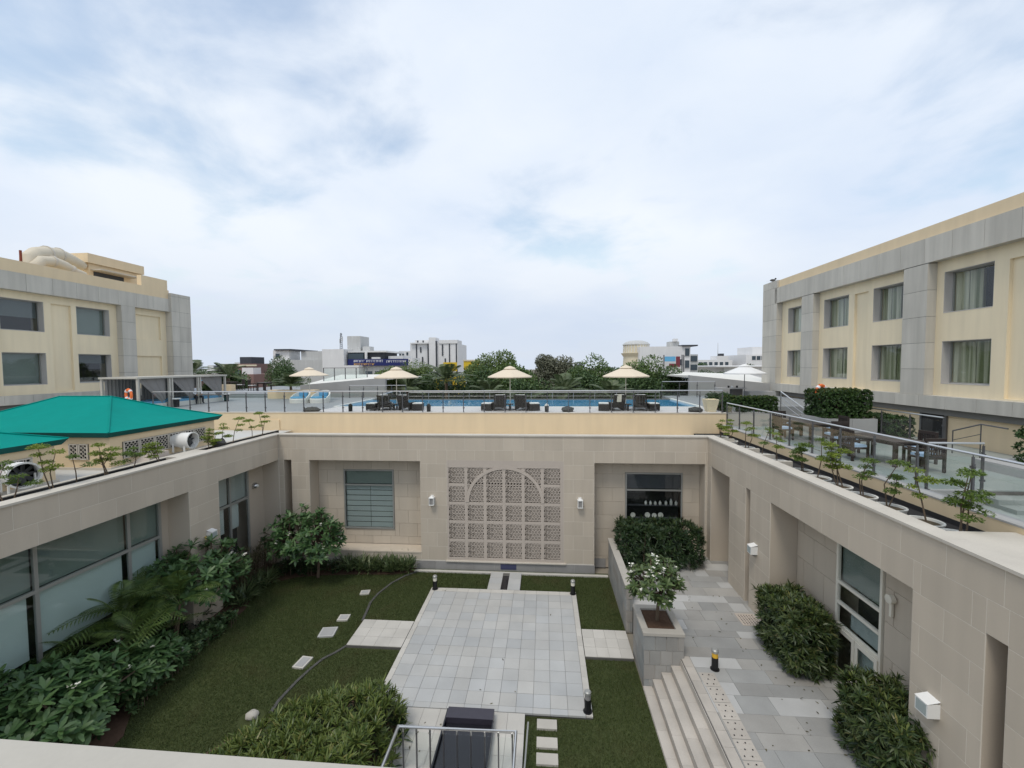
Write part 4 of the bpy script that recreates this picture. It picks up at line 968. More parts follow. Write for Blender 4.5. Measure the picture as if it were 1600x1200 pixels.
o = MB().box(-20.9, -17.2, 30.2, 30.9, 6.7, 7.35).build('planter_block', 'beige'); tag(o, 'beige planter block holding the leaning potted palm', 'planter')

# ================================================================== DINING TERRACE (right)
ter = struct(MB().box(8.68, 13.45, 10.5, 20.96, 5.5, 6.07).box(8.68, 17.5, 3, 10.5, 5.5, 5.76).build('terrace', 'joint'), 'dining terrace paved in pale green grey tiles')
for i in range(5):
    for j in range(11): piece('terrace_tile', 'terrace', 8.82+i*.925+.004, 8.82+(i+1)*.925-.004, 10.52+j*.945+.004, 10.52+(j+1)*.945-.004, 6.04, 6.095, ter)
    for j in range(6): piece('terrace_tile', 'terrace', 8.82+i*.925+.004, 8.82+(i+1)*.925-.004, 4.8+j*.94+.004, 4.8+(j+1)*.94-.004, 5.73, 5.785, ter)
struct(MB().box(13.45, 17.5, 10.5, 30, 5.5, 5.60).build('lower_lane', 'terrace'), 'lower service lane under the wing')
st = thing('terrace_steps', 'two grey steps up to the dining terrace', 'steps', (11.6, 10.1, 5.78))
MB().box(10.2, 13.4, 9.75, 10.12, 5.78, 5.88).box(10.2, 13.4, 10.12, 10.5, 5.78, 5.99).build('steps', 'terrace', st, world=True)
lwl = thing('terrace_wall', 'low dark grey wall under the short glass railing on the dining terrace', 'wall', (9.4, 10.44, 5.78))
MB().box(8.86, 10.18, 10.38, 10.5, 5.78, 6.12).build('wall', 'greystone', lwl, world=True)
g = thing('glass_railing', 'short glass railing crossing the dining terrace near the steps', 'railing', (9.5, 10.44, 6.1))
rail_run(g, (8.95, 10.44), (10.15, 10.44), 6.12, 1.1, 1.2)
g = thing('glass_railing', 'glass railing between the dining tables and the lower lane', 'railing', (13.4, 17, 6.1))
rail_run(g, (13.4, 15.1), (13.4, 19.0), 6.09, 1.15, 1.3)
g = thing('handrail', 'dark metal stair handrail in front of the beige lower wall', 'handrail', (15.2, 16.5, 5.6))
MB().tube([(15.2, 16.75, 6.55), (15.2, 15.75, 6.93), (15.2, 14.9, 6.90)], .025, 8).tube([(15.2, 15.75, 5.6), (15.2, 15.75, 6.93)], .02, 6).tube([(15.2, 16.75, 5.6), (15.2, 16.75, 6.55)], .02, 6).tube([(15.2, 16.75, 6.2), (15.2, 15.75, 6.58)], .012, 6).build('bar', 'steel_dark', g, True, True)
GR = 'slatted chairs round the terrace tables'
dtable('dark slatted terrace table nearest the short glass railing', (10.35, 13.55, 6.09), 1.7, 1.0, 'dark terrace tables', R(8))
dtable('dark slatted terrace table nearest the pool deck', (10.3, 17.3, 6.09), 1.9, 1.0, 'dark terrace tables', R(4))
def tchair(label, loc, rz, first=[None]):
    if first[0] is None:
        t = thing('terrace_chair', label, 'chair', loc, rz, GR)
        MB().box(-.27, .27, -.26, .24, .37, .43).build('seat', 'teak', t); MB().box(-.25, .25, -.25, .2, .431, .49).build('cushion', 'cushion', t)
        bk = MB().box(-.28, .28, .22, .27, .86, .95).box(-.28, .28, .225, .262, .45, .51)
        for i in range(8): bk.box(-.265+i*.072, -.235+i*.072, .23, .258, .51, .86)
        bk.build('backrest', 'teak', t)
        for x in (-.255, .255):
            MB().box(x-.028, x+.028, .21, .27, 0, .86).build('leg', 'teak', t); MB().box(x-.028, x+.028, -.26, -.2, 0, .62).build('leg', 'teak', t)
            MB().box(x-.035, x+.035, -.28, .21, .62, .655).build('armrest', 'teak', t)
        first[0] = t; return t
    return dup(first[0], loc, rz, label)
tchair('slatted chair at the near end of the nearest terrace table', (10.55, 12.35, 6.09), R(185))
tchair('slatted chair on the railing side of the nearest terrace table', (9.62, 13.75, 6.09), R(95))
tchair('slatted chair at the far end of the nearest terrace table', (10.2, 14.95, 6.09), R(5))
tchair('slatted chair on the building side of the nearest terrace table', (11.25, 13.4, 6.09), R(-85))
tchair('slatted chair at the near end of the farther terrace table', (10.45, 15.85, 6.09), R(178))
tchair('slatted chair on the railing side of the farther terrace table', (9.5, 17.4, 6.09), R(92))
tchair('slatted chair at the far end of the farther terrace table', (10.2, 18.75, 6.09), R(3))
tchair('slatted chair on the building side of the farther terrace table', (11.4, 17.2, 6.09), R(-92))
hp = thing('terrace_planter', 'grey stone planter with the big clipped hedge on the dining terrace', 'planter', (12.8, 18.9, 6))
for i, (a, b) in enumerate(((11.35, 12.35), (12.36, 13.3))): piece('stone_panel', 'greystone', a, b, 17.75, 17.9, 6.09, 6.85, hp)
piece('stone_panel', 'greystone', 11.35, 11.5, 17.905, 19.4, 6.09, 6.85, hp); piece('stone_panel', 'greystone', 13.15, 13.3, 17.905, 19.4, 6.09, 6.85, hp)
MB().box(11.5, 13.15, 17.9, 19.4, 6.09, 6.78).build('soil', 'soil', hp, world=True)
pf = thing('wooden_platform', 'dark timber platform with a step beside the grey planter', 'platform', (12.2, 20.3, 6.09))
for i in range(6): piece('plank', 'wood_deck', 11.2+i*.35+.004, 11.2+(i+1)*.35-.004, 19.5, 20.9, 6.45, 6.5, pf)
MB().box(11.22, 13.28, 19.52, 20.88, 6.09, 6.45).box(11.0, 11.2, 19.6, 20.85, 6.09, 6.28).build('base', 'wood_deck', pf, world=True)
g = thing('handrail', 'bright steel stair handrail beside the dark timber platform', 'handrail', (11.6, 20.4, 6.5))
MB().tube([(11.55, 21.4, 7.72), (11.75, 19.9, 7.05), (11.75, 19.9, 6.5)], .03, 8).tube([(11.55, 21.4, 7.72), (11.55, 21.4, 6.66)], .022, 6).build('bar', 'steel', g, True, True)
for z in (.25, .5): MB().tube([(11.55, 21.4, 7.72-z), (11.75, 19.9, 7.05-z)], .012, 6).build('mid_bar', 'steel', g, True, True)
def lifebuoy(label, loc, rz):
    t = thing('lifebuoy', label, 'lifebuoy', loc, rz, 'orange lifebuoys'); n, k = 24, 8; mb = MB()
    mb.v = [((.27+.075*math.cos(2*math.pi*j/k))*math.cos(2*math.pi*i/n), .06*math.sin(2*math.pi*j/k), (.27+.075*math.cos(2*math.pi*j/k))*math.sin(2*math.pi*i/n)) for i in range(n) for j in range(k)]
    mb.f = [(i*k+j, ((i+1) % n)*k+j, ((i+1) % n)*k+(j+1) % k, i*k+(j+1) % k) for i in range(n) for j in range(k)]
    mb.build('ring', 'orange', t, True)
    for a in (45, 135, 225, 315):
        c, s_ = .27*math.cos(R(a)), .27*math.sin(R(a)); MB().cyl((c-.05*math.sin(R(a)), 0, s_+.05*math.cos(R(a))), (c+.05*math.sin(R(a)), 0, s_-.05*math.cos(R(a))), .079, n=10).build('band', 'sign_white', t, True)
    MB().bar((0, .08, .34), (0, .08, -1.15), .04).build('stand', 'steel_dark', t)
lifebuoy('orange lifebuoy on a stand in front of the big clipped hedge', (11.75, 18.75, 7.88), R(25))
lifebuoy('orange lifebuoy on a stand between the tent and the cabanas', (-22.0, 20.6, 7.68), R(-20))
tb = thing('counter_table', 'dark stone counter with cups on the upper deck by the white parasol', 'table', (11.9, 27, 6.7))
MB().box(10.7, 12.4, 26.7, 27.3, 7.55, 7.62).build('top', 'greystone', tb, world=True); MB().box(11.6, 12.2, 26.8, 27.2, 6.7, 7.55).build('base', 'wood_deck', tb, world=True)
for x in (11.4, 11.62, 11.9): o = MB().cyl((x, 26.9, 7.622), (x, 26.9, 7.75), .06, n=8).build('cup', 'black' if x != 11.62 else 'towel'); tag(o, {11.4: 'leftmost dark cup on the counter by the white parasol', 11.62: 'white cup on the dark counter by the white parasol', 11.9: 'dark cup on the counter nearest the white parasol pole'}[x], 'cup', 'cups on the counter')
o = MB().box(12.5, 14.0, 26.5, 27.4, 6.7, 7.4).build('planter_block', 'greystone'); tag(o, 'grey stone block beside the pole of the white parasol', 'planter')
mass('upper_terrace', 'pooldeck', 8.9, 17.4, 24.2, 32.5, 6.3, 6.72)
mass('bench_block', 'greystone', 12.25, 17.3, 11.2, 12.9, 5.6, 6.35)

# ================================================================== GREEN TENTS (left roof)
def tent(label, x0, x1, y0, y1, ze, zr, inset, winf):
    t = thing('roof_tent', label, 'tent', ((x0+x1)/2, (y0+y1)/2, 5.76), 0, 'green hipped roof tents')
    e = .22; ym = (y0+y1)/2; A = [(x0-e, y0-e, ze), (x1+e, y0-e, ze), (x1+e, y1+e, ze), (x0-e, y1+e, ze)]; r1, r2 = (x0+inset, ym, zr), (x1-inset, ym, zr)
    mb = MB(); n = 8
    def face(a, b, c, d):                                   # sagging panel a-b eave, c-d ridge
        vs = []; 
        for i in range(n+1):
            for j in range(n+1):
                u, v = i/n, j/n; p = (Vector(a)*(1-u)+Vector(b)*u)*(1-v)+(Vector(d)*(1-u)+Vector(c)*u)*v
                p.z -= .10*math.sin(math.pi*v)*(.5+.5*math.sin(math.pi*u)); vs.append(p)
        k = n+1; mb.add(vs, [(i*k+j, (i+1)*k+j, (i+1)*k+j+1, i*k+j+1) for i in range(n) for j in range(n)])
    face(A[0], A[1], r2, r1); face(A[1], A[2], r2, r2); face(A[2], A[3], r1, r2); face(A[3], A[0], r1, r1)
    mb.build('canopy', 'tent', t, True, True)
    for a_, b_ in ((A[0], r1), (A[1], r2), (A[2], r2), (A[3], r1), (r1, r2)): MB().tube([tuple(Vector(a_)+Vector((0, 0, .012))), tuple((Vector(a_)+Vector(b_))/2+Vector((0, 0, -.045 if a_ is not r1 else .012))), tuple(Vector(b_)+Vector((0, 0, .012)))], .022, 6).build('seam', 'tent', t, True, True)
    vl = MB()
    for i in range(4):
        p, q = Vector(A[i]), Vector(A[(i+1) % 4]); ins = Vector(((x0+x1)/2, ym, ze)); d_ = Vector((0, 0, -.17))
        vl.add([p, q, q+d_+(ins-q).normalized()*.16, p+d_+(ins-p).normalized()*.16], [(0, 1, 2, 3)])
    vl.build('valance', 'tent_trim', t, False, True)
    MB().box(x0, x1, y0, y1, 5.76, ze-.1).build('wall', 'beige', t, world=True)
    MB().box(x0-.05, x1+.05, y0-.05, y1+.05, 5.76, 5.84).build('skirting', 'coping', t, world=True)
    for ax, a0, a1, b0, b1 in winf:                         # pierced stone grilles
        m_ = MB()
        if ax == '+x': fr = MB().box(x1, x1+.012, a0, a1, b0, b1).build('grille_window', 'dark_int', t, world=True)
        else: fr = MB().box(a0, a1, y0-.012, y0, b0, b1).build('grille_window', 'dark_int', t, world=True)
        k = max(2, round((a1-a0)/.55)); c = .125
        for i in range(k):
            u0_, u1_ = a0+(a1-a0)*i/k+.03, a0+(a1-a0)*(i+1)/k-.03
            mm = MB(); P_ = lambda u, z: (x1+.03, u, z) if ax == '+x' else (u, y0-.03, z)
            mm.bar(P_(u0_, b0), P_(u0_, b1), .035); mm.bar(P_(u1_, b0), P_(u1_, b1), .035); mm.bar(P_(u0_, b0+.02), P_(u1_, b0+.02), .035); mm.bar(P_(u0_, b1-.02), P_(u1_, b1-.02), .035)
            nx = max(1, int((u1_-u0_)/c)); nz = max(1, int((b1-b0)/c))
            for ia in range(nx):
                for ib in range(nz):
                    uc = u0_+(ia+.5)*(u1_-u0_)/nx; zc = b0+(ib+.5)*(b1-b0)/nz; h = [(uc+.058*math.cos(R(60*q+30)), zc+.058*math.sin(R(60*q+30))) for q in range(6)]
                    for q in range(6): mm.bar(P_(*h[q]), P_(*h[(q+1) % 6]), .016)
            mm.build('grille', 'coping', fr, world=True)
    return t
tent('larger green hipped tent roof next to the cabanas', -20.9, -14.15, 12.55, 16.9, 7.02, 8.02, 2.3, [('+x', 12.95, 16.4, 6.05, 6.62), ('-y', -15.6, -14.9, 6.1, 6.62)])
tent('green hipped tent roof cut by the left edge of the picture', -21, -14.35, 6.6, 11.15, 7.02, 7.95, 2.3, [('+x', 8.0, 10.6, 6.05, 6.62)])
def fan(label, loc, rz, r_=.40, L=1.1):
    t = thing('exhaust_fan', label, 'fan', loc, rz, 'white exhaust fans on the roof'); z = r_+.12
    MB().lathe([(r_*.62, -L), (r_*.66, -L*.7), (r_*.95, -L*.35), (r_, -L*.3), (r_, 0), (r_*1.07, .0), (r_*1.07, .05), (r_*.94, .05), (r_*.94, -.3)], (0, 0, z), 24, 'x').build('casing', 'white_metal', t, True)
    MB().lathe([(r_*.93, -.28), (0, -.28)], (0, 0, z), 24, 'x').build('backplate', 'dark_int', t)
    hub = MB().lathe([(.09, -.2), (.09, -.08), (0, -.06)], (0, 0, z), 12, 'x').build('hub', 'grille', t, True)
    for i in range(9):
        a = 2*math.pi*i/9; c, s_ = math.cos(a), math.sin(a)
        MB().bar((-.12, .08*c, z+.08*s_), (-.16, r_*.9*c, z+r_*.9*s_), .012, .11, (.6, -s_, c)).build('blade', 'grille', hub)
    for x in (-.12, -.55):
        for y_ in (-1, 1): MB().box(x-.03, x+.03, min(y_*r_*.8, y_*r_*.7), max(y_*r_*.8, y_*r_*.7), 0, z).build('leg', 'white_metal', t)
    return t
fan('white cylindrical exhaust fan on the roof beside the larger tent', (-13.45, 14.95, 5.9), R(4), .30)
fan('white cylindrical exhaust fan on the roof at the left picture edge', (-13.45, 9.75, 5.9), R(-18), .32)
o = MB().add([(-14.0,12.9,5.77),(-13.35,12.9,5.77),(-13.35,13.9,5.77),(-14.0,13.9,5.77),(-13.7,13.3,6.15),(-13.4,13.3,6.15),(-13.4,13.9,6.15),(-13.7,13.9,6.15)], [(0,3,2,1),(4,5,6,7),(0,1,5,4),(1,2,6,5),(2,3,7,6),(3,0,4,7)]).build('roof_cowl', 'jali'); tag(o, 'brownish metal roof cowl between the larger tent and the trough', 'cowl')

# ================================================================== COURTYARD FITTINGS
def lantern(label, loc):
    t = thing('wall_lantern', label, 'lamp', loc, 0, 'white wall lanterns')
    MB().box(-.09, .09, -.02, .0, -.1, .34).build('plate', 'white_metal', t)
    fr = MB()
    for x in (-.12, .12):
        for y_ in (-.25, -.03): fr.box(x-.018, x+.018, y_-.018, y_+.018, -.16, .2)
    fr.box(-.15, .15, -.28, -.0, .2, .24).box(-.14, .14, -.27, -.01, -.2, -.16); fr.add([(-.13,-.26,.24),(.13,-.26,.24),(.13,-.02,.24),(-.13,-.02,.24),(0,-.14,.36)], [(0,1,4),(1,2,4),(2,3,4),(3,0,4)]); fr.build('cage', 'white_metal', t)
    MB().box(-.105, .105, -.235, -.045, -.155, .195).build('glass', 'curtain_grey', t)
    t.scale = (.78, .78, .78)
lantern('white wall lantern left of the carved screen', (-4.98, 18.1, 3.1)); lantern('white wall lantern right of the carved screen', (1.53, 18.1, 3.1))
def boxlamp(label, loc, rz):
    t = thing('wall_light', label, 'lamp', loc, rz, 'white box wall lights')
    MB().box(-.125, .125, -.21, -.0, -.15, .10).build('housing', 'white_metal', t); MB().add([(-.13,-.22,.102),(.13,-.22,.102),(.13,-.0,.155),(-.13,-.0,.155)], [(0,1,2,3)]).build('top', 'white_metal', t)
    MB().box(-.10, .10, -.216, -.21, -.12, .07).build('lens', 'blind_grey', t); MB().box(-.11, -.10, -.18, -.03, -.12, .07).build('side_lens', 'blind_grey', t); MB().box(-.05, .05, -.10, -.03, -.22, -.15).build('conduit', 'steel_dark', t)
boxlamp('white box light on the wall between the narrow slot and the main recess', (6.87, 14.0, 3.06), R(-90)); boxlamp('white box light on the wall above the nearest hedge', (6.87, 7.72, 3.02), R(-90)); boxlamp('white box light on the wall half hidden by the flowering bush', (-12.09, 14.02, 3.1), R(90))
t = thing('round_lamp', 'small round lamp on the recess wall beside the corner window', 'lamp', (-12.85, 17.45, 3.85))
MB().lathe([(.13, 0), (.13, .1), (.08, .16), (0, .16)], (0, 0, 0), 14, 'x').build('body', 'steel', t, True); MB().lathe([(.07, .161), (.05, .2), (0, .2)], (0, 0, 0), 12, 'x').build('lens', 'white_metal', t, True)
t = thing('round_lamp', 'small bracket lamp on the wall right of the glazed door', 'lamp', (7.64, 9.62, 3.9))
MB().lathe([(.1, 0), (.1, -.1), (0, -.12)], (0, 0, 0), 12, 'x').build('body', 'ivory', t, True); MB().box(-.05, 0, -.03, .03, -.4, -.05).build('bracket', 'ivory', t)
def bollard(label, loc, band='curtain_grey'):
    t = thing('bollard_light', label, 'bollard', loc, 0, 'bollard lights in the courtyard')
    MB().cyl((0,0,0), (0,0,.34), .085, n=14).build('post', 'black', t, True); MB().cyl((0,0,.34), (0,0,.47), .078, n=14).build('lens', band, t, True); MB().lathe([(.09,.47),(.09,.53),(.06,.56),(0,.56)], n=14).build('cap', 'alu', t, True)
    MB().cyl((0,0,-.001), (0,0,.015), .12, n=14).build('flange', 'black', t)
bollard('bollard light at the far left corner of the patio', (-4.42, 16.26, .104), 'ivory'); bollard('bollard light at the far right corner of the patio', (1.1, 16.24, .104), 'ivory')
bollard('bollard light at the near right corner of the patio', (1.1, 10.62, .104)); bollard('bollard light with yellow band on the raised walkway', (4.55, 11.3, .9), 'yellow_band')
gr = thing('drain_grate', 'square drain grate in the walkway under the wall light', 'grate', (6.5, 13.62, .9))
MB().box(6.2, 6.8, 13.3, 13.34, .9, .912).box(6.2, 6.8, 13.9, 13.94, .9, .912).box(6.2, 6.24, 13.34, 13.9, .9, .912).box(6.76, 6.8, 13.34, 13.9, .9, .912).build('frame', 'jali', gr, world=True)
MB().box(6.24, 6.76, 13.34, 13.9, .895, .906).build('plate', 'jali', gr, world=True)
hl = MB()
for i in range(6):
    for j in range(7): hl.cyl((6.29+i*.084, 13.39+j*.076, .9061), (6.29+i*.084, 13.39+j*.076, .9075), .022, n=6)
hl.build('holes', 'black', gr, world=True)
def cover(label, x, y_, w_, h_, rz, m_='patio_edge'):
    t = thing('inspection_cover', label, 'cover', (x, y_, 0), rz, 'concrete covers set in the lawn')
    MB().box(-w_/2, w_/2, -h_/2, h_/2, 0, .05).build('frame', m_, t); MB().box(-w_/2+.06, w_/2-.06, -h_/2+.06, h_/2-.06, .05, .058).build('lid', 'greystone', t)
cover('pale inspection cover in the lawn farthest from the camera', -7.2, 15.95, .36, .3, .2); cover('pale inspection cover in the lawn just above the largest one', -7.25, 14.25, .38, .36, .1)
cover('largest pale inspection cover in the lawn', -7.4, 13.42, .52, .5, .15, 'walk_light'); cover('pale inspection cover in the lawn nearest the curved edging end', -7.42, 11.95, .36, .5, -.1)
o = MB().blob((-7.6, 9.95, .06), .15, (1.1, .9, .8), 9, 6, .12).build('garden_stone', 'cap_stone', smooth=True); tag(o, 'pale grey rounded stone in the lawn behind the near hedge', 'stone')
ed = MB(); cp = [(-5.6, 17.8), (-6.05, 17.35), (-6.4, 16.75), (-6.65, 15.9), (-6.7, 15.3), (-6.6, 14.75), (-6.5, 14.12)]; cq = [(-6.44, 12.8), (-6.62, 12.5), (-6.9, 12.15), (-7.05, 11.7), (-7.16, 11.2), (-7.24, 10.5), (-7.2, 10.1)]
for path in (cp, cq):
    P_ = [Vector((*p, 0)) for p in path]; vs = []
    for i, p in enumerate(P_):
        d_ = (P_[min(i+1, len(P_)-1)]-P_[max(i-1, 0)]).normalized(); nrm = Vector((-d_.y, d_.x, 0))*.042; vs += [p-nrm, p+nrm, p-nrm+Vector((0,0,.035)), p+nrm+Vector((0,0,.035))]
    ed.add(vs, [f for i in range(len(P_)-1) for f in ((4*i+2, 4*i+6, 4*i+7, 4*i+3), (4*i, 4*i+4, 4*i+6, 4*i+2), (4*i+1, 4*i+3, 4*i+7, 4*i+5))])
tag(ed.build('lawn_edging', 'rock'), 'curved dark stone edging across the lawn', 'edging')
for lb, y_ in (('stepping stone in the lawn closest to the patio', 10.22), ('middle stepping stone in the lawn below the patio', 9.70), ('stepping stone in the lawn farthest from the patio', 9.28), ):
    o = MB().box(-.24, .26, -.14, .14, -.01, .055).build('stepping_stone', 'cap_stone'); o.location = (.03, y_, 0); tag(o, lb, 'stepping stone', 'stepping stones beside the entry path')
wf = thing('water_feature', 'black polished granite water channel leading to the patio', 'fountain', (-1.88, 8.5, .1))
MB().box(-2.47, -1.3, 3.4, 10.02, .05, .16).build('basin', 'granite', wf, world=True)
MB().box(-2.47, -1.29, 9.9, 10.23, .162, .36).build('lip_slab', 'granite_top', wf, world=True)
MB().box(-2.50, -2.47, 3.4, 10.2, .05, .34).box(-1.3, -1.27, 3.4, 9.89, .05, .34).build('side_curb', 'granite', wf, world=True)
MB().box(-2.45, -1.32, 3.5, 9.88, .16, .22).build('water', 'granite', wf, world=True)
MB().box(-2.46, -2.28, 10.235, 10.44, .09, .112).box(-1.7, -1.58, 10.235, 10.44, .09, .112).build('inlet', 'black', wf, world=True)
o = MB().tube([(-.42, 9.9, .35), (-.45, 9.0, .3), (-.5, 8.2, .05)], .022, 6).build('metal_pipe', 'alu'); tag(o, 'thin metal pipe lying along the edge of the entry path', 'pipe')
g = thing('steel_railing', 'U-shaped steel railing over the entry path at the bottom edge', 'railing', (-1.95, 8.7, .1))
MB().tube([(-3.24, 4.5, 1.1), (-3.26, 8.75, 1.1), (-.64, 8.78, 1.1), (-.62, 4.5, 1.1)], .04, 8).build('handrail', 'steel', g, True, True)
for i in range(9):
    x = -3.16+i*.305
    p_ = MB().box(x-.014, x+.014, 8.745, 8.785, .1, .98).build('post', 'steel_dark', g, world=True)
    MB().cyl((x, 8.765, .98), (x, 8.765, 1.07), .022, n=8).build('clamp', 'steel', p_, world=True)
for i in range(4):
    for x in (-3.25, -.63): MB().box(x-.014, x+.014, 7.7-i*.9, 7.73-i*.9, .1, 1.08).build('post', 'steel_dark', g, world=True)
piece('glass_pane', 'glass', -3.2, -.68, 8.79, 8.80, .2, .95, g)
# ledge of the building the picture is taken from
lg = thing('parapet_ledge', 'pale plastered ledge along the bottom left edge', 'ledge', (-3, .9, 7))
yl = lambda x: 1.56-.005*(x+.4)
MB().add([(-14, .25, 7.2), (6, .25, 7.2), (6, yl(6), 7.2), (-14, yl(-14), 7.2), (-14, .25, 7.5), (6, .25, 7.5), (6, yl(6), 7.5), (-14, yl(-14), 7.5)], [(0,3,2,1),(4,5,6,7),(0,1,5,4),(1,2,6,5),(2,3,7,6),(3,0,4,7)]).build('slab', 'plaster', lg, world=True)
# things on the display shelves
for i, (x, r_) in enumerate(((3.98, .11), (4.62, .12), (4.92, .105), (5.2, .12))):
    o = MB().lathe([(0, 0), (r_*.55, .005), (r_, .03), (r_, .035), (0, .02)], n=18).build('plate', 'plate', smooth=True); o.location = (x, 19.05, 2.2+r_); o.rotation_euler = (R(82), 0, 0)
    tag(o, ('round patterned plate on the display shelf, first from the left', 'round patterned plate on the display shelf, second from the left', 'round patterned plate on the display shelf, third from the left', 'dark round plate on the display shelf, fourth from the left')[i], 'plate', 'plates in the display window')
for i, x in enumerate((4.55, 4.76, 4.97, 5.18, 5.44, 5.66, 5.88)):
    h = (.2, .18, .17, .19, .2, .28, .2)[i]
    o = MB().lathe([(.04, 0), (.06, .03), (.062, h*.6), (.03, h*.85), (.02, h), (0, h)], n=12).build('jar', 'plate', smooth=True); o.location = (x, 19.05, 2.78); tag(o, ('pale jar on the upper display shelf, %s from its left end' % ('first', 'second', 'third', 'fourth', 'fifth', 'tall sixth', 'seventh')[i]), 'jar', 'jars in the display window')

# ================================================================== PLANTS
UPV = np.array([0, 0, 1.])
def flowers(name, pts, par, m='petal', r_=.055, k=5):
    P = np.asarray(pts, float); q, D, U = rosettes(P, np.tile(UPV, (len(P), 1)), k, (5, 40))
    o = leaves(name, m, q, D, U, r_, r_*.8, par, .1, tip=.5); o['kind'] = 'stuff'; return o
def frangipani(label, base, cen, rad, tips, leaf=.27, nfl=10, seed=1, m='leaf_frangipani', group='flowering frangipani bushes', low=-.35, fm='petal'):
    rng = np.random.default_rng(seed); t = thing('frangipani_bush', label, 'bush', base, 0, group)
    cen = np.array(cen, float); rad = np.array(rad, float)
    d = norm(rng.normal(size=(tips*4, 3))); d = d[d[:, 2] > low][:tips]
    k = rng.uniform(.62, 1.03, len(d))[:, None]; T = cen+d*rad*k
    bm_ = MB(); b0 = Vector(base); forks = []
    nf = 7; tr0 = b0.copy(); b0 = b0+Vector((.04, .02, max(.12, (cen[2]-rad[2]*.75-base[2])))); bm_.tube([tr0, b0], [.07*min(1, rad[0]), .05*min(1, rad[0])], 7)
    for i in range(nf):
        f = Vector(cen+norm(rng.normal(size=(1, 3)))[0]*rad*.35); f.z = min(f.z, cen[2]); forks.append(f)
        mid = b0.lerp(f, .5)+Vector((0, 0, .12)); bm_.tube([b0, mid, f], [.042*min(1, rad[0]), .034*min(1, rad[0]), .026*min(1, rad[0])], 6)
    for p in T:
        p = Vector(p); f = min(forks, key=lambda q: (q-p).length); mid = f.lerp(p, .5)+Vector((0, 0, -.05)); bm_.tube([f, mid, p], [.03, .024, .018], 5)
    bm_.build('branches', 'bark', t, True, True)
    A = d*.55+np.array([0, 0, .8]); q, D, U = rosettes(T, A, 15, (-12, 58), rng)
    leaves('foliage', m, q, D, U, leaf*rng.uniform(.7, 1.15, len(q)), leaf*.34, t, .24, tip=.38)
    if nfl:
        sel = T[rng.choice(len(T), nfl, False)]+np.array([0, 0, .09]); c = np.repeat(sel, 4, 0)+rng.normal(size=(nfl*4, 3))*.045
        flowers('flowers', c, t, fm)
    return t
frangipani('flowering frangipani bush with white blossoms in the far left corner of the lawn', (-9.75, 17.0, .02), (-10.15, 16.7, 1.75), (1.75, 1.0, 1.4), 190, .25, 26, 1)
frangipani('large frangipani beside the corner window and the wide glazed opening', (-12.3, 13.6, .02), (-12.0, 13.3, 1.8), (1.35, 1.7, 1.35), 190, .26, 12, 2)
frangipani('frangipani mass with long leaves in the bottom left corner of the bed', (-11.6, 9.3, .02), (-11.7, 8.7, .95), (1.5, 1.9, 1.05), 260, .28, 8, 3, low=-.1)
frangipani('frangipani in front of the palm in the left bed', (-11.4, 10.7, .02), (-11.3, 10.6, .72), (.85, .9, .62), 120, .27, 6, 4, low=-.1)
frangipani('frangipani at the left picture edge below the glazed opening', (-12.4, 7.6, .02), (-12.2, 7.4, 1.35), (1.0, 1.4, 1.1), 150, .28, 4, 5, low=-.2)
frangipani('white flowering frangipani growing out of the tall slate planter', (3.3, 12.35, 1.52), (3.25, 12.3, 2.72), (.80, .72, .72), 95, .19, 30, 6, m='leaf_frangipani_light', low=-.55)
flowers('flowers', [(-12.05, 13.8, 3.05), (-11.98, 13.78, 3.0)], None, 'petal_yellow').name = 'yellow_blossom'
del bpy.data.objects['yellow_blossom']['kind']; tag(bpy.data.objects['yellow_blossom'], 'single yellow blossom on top of the large frangipani', 'flower')

def palm(label, base, n, L, rise, seed, m='leaf_palm', stems=5, spread=.35, h0=.6, cat='palm', name='areca_palm', group=None, lw=.035, ll=.34, npts=26, trunk_r=.03, droop=1.0):
    rng = np.random.default_rng(seed); t = thing(name, label, cat, base, 0, group); b0 = np.array(base, float)
    tr_ = MB(); P, D, U, LL = [], [], [], []
    heads = [b0+np.array([rng.normal()*spread, rng.normal()*spread, h0*(rng.uniform(.75, 1.2) if stems > 1 else 1)]) for _ in range(stems)]
    for hd in heads: tr_.tube([tuple(b0+(hd-b0)*np.array([.6, .6, 0])), tuple(hd)], [trunk_r*1.3, trunk_r], 6)
    rc_ = MB()
    for i in range(n):
        hd = heads[i % stems]; a = rng.uniform(0, 2*math.pi); el = R(rng.uniform(25, 78)); l_ = L*rng.uniform(.75, 1.1)
        h = np.array([math.cos(a), math.sin(a), 0]); pts = []
        for k in range(npts):
            s_ = k/(npts-1); pts.append(hd+h*l_*s_*math.cos(el)*(1+.25*s_)+UPV*(l_*s_*math.sin(el)*rise-droop*l_*.55*s_*s_*math.cos(el*.6)))
        pts = np.array(pts); tg = norm(np.gradient(pts, axis=0)); sd_ = norm(np.cross(tg, UPV)); nr = np.cross(sd_, tg)
        rc_.tube([tuple(p) for p in pts[::5]]+[tuple(pts[-1])], .011, 4)
        for sg in (-1, 1):
            k0 = slice(4, npts); prof = np.sin(np.linspace(.35, math.pi-.25, npts-4))
            P.append(pts[k0]); D.append(sd_[k0]*sg*.85+tg[k0]*.55+nr[k0]*.18); U.append(nr[k0]); LL.append(ll*prof)
    tr_.build('stems', 'bark', t, True, True); rc_.build('ribs', 'leaf_palm', t, True, True)
    leaves('fronds', m, np.concatenate(P), np.concatenate(D), np.concatenate(U), np.concatenate(LL), lw, t, .35, tip=.2)
    return t
palm('feathery palm in the left bed before the wide glazed opening', (-11.95, 11.9, .02), 34, 2.0, 1.1, 21, h0=1.45, spread=.38)
palm('smaller feathery palm close to the glass in the left bed', (-12.1, 10.5, .02), 22, 1.7, 1.1, 22, h0=1.4)

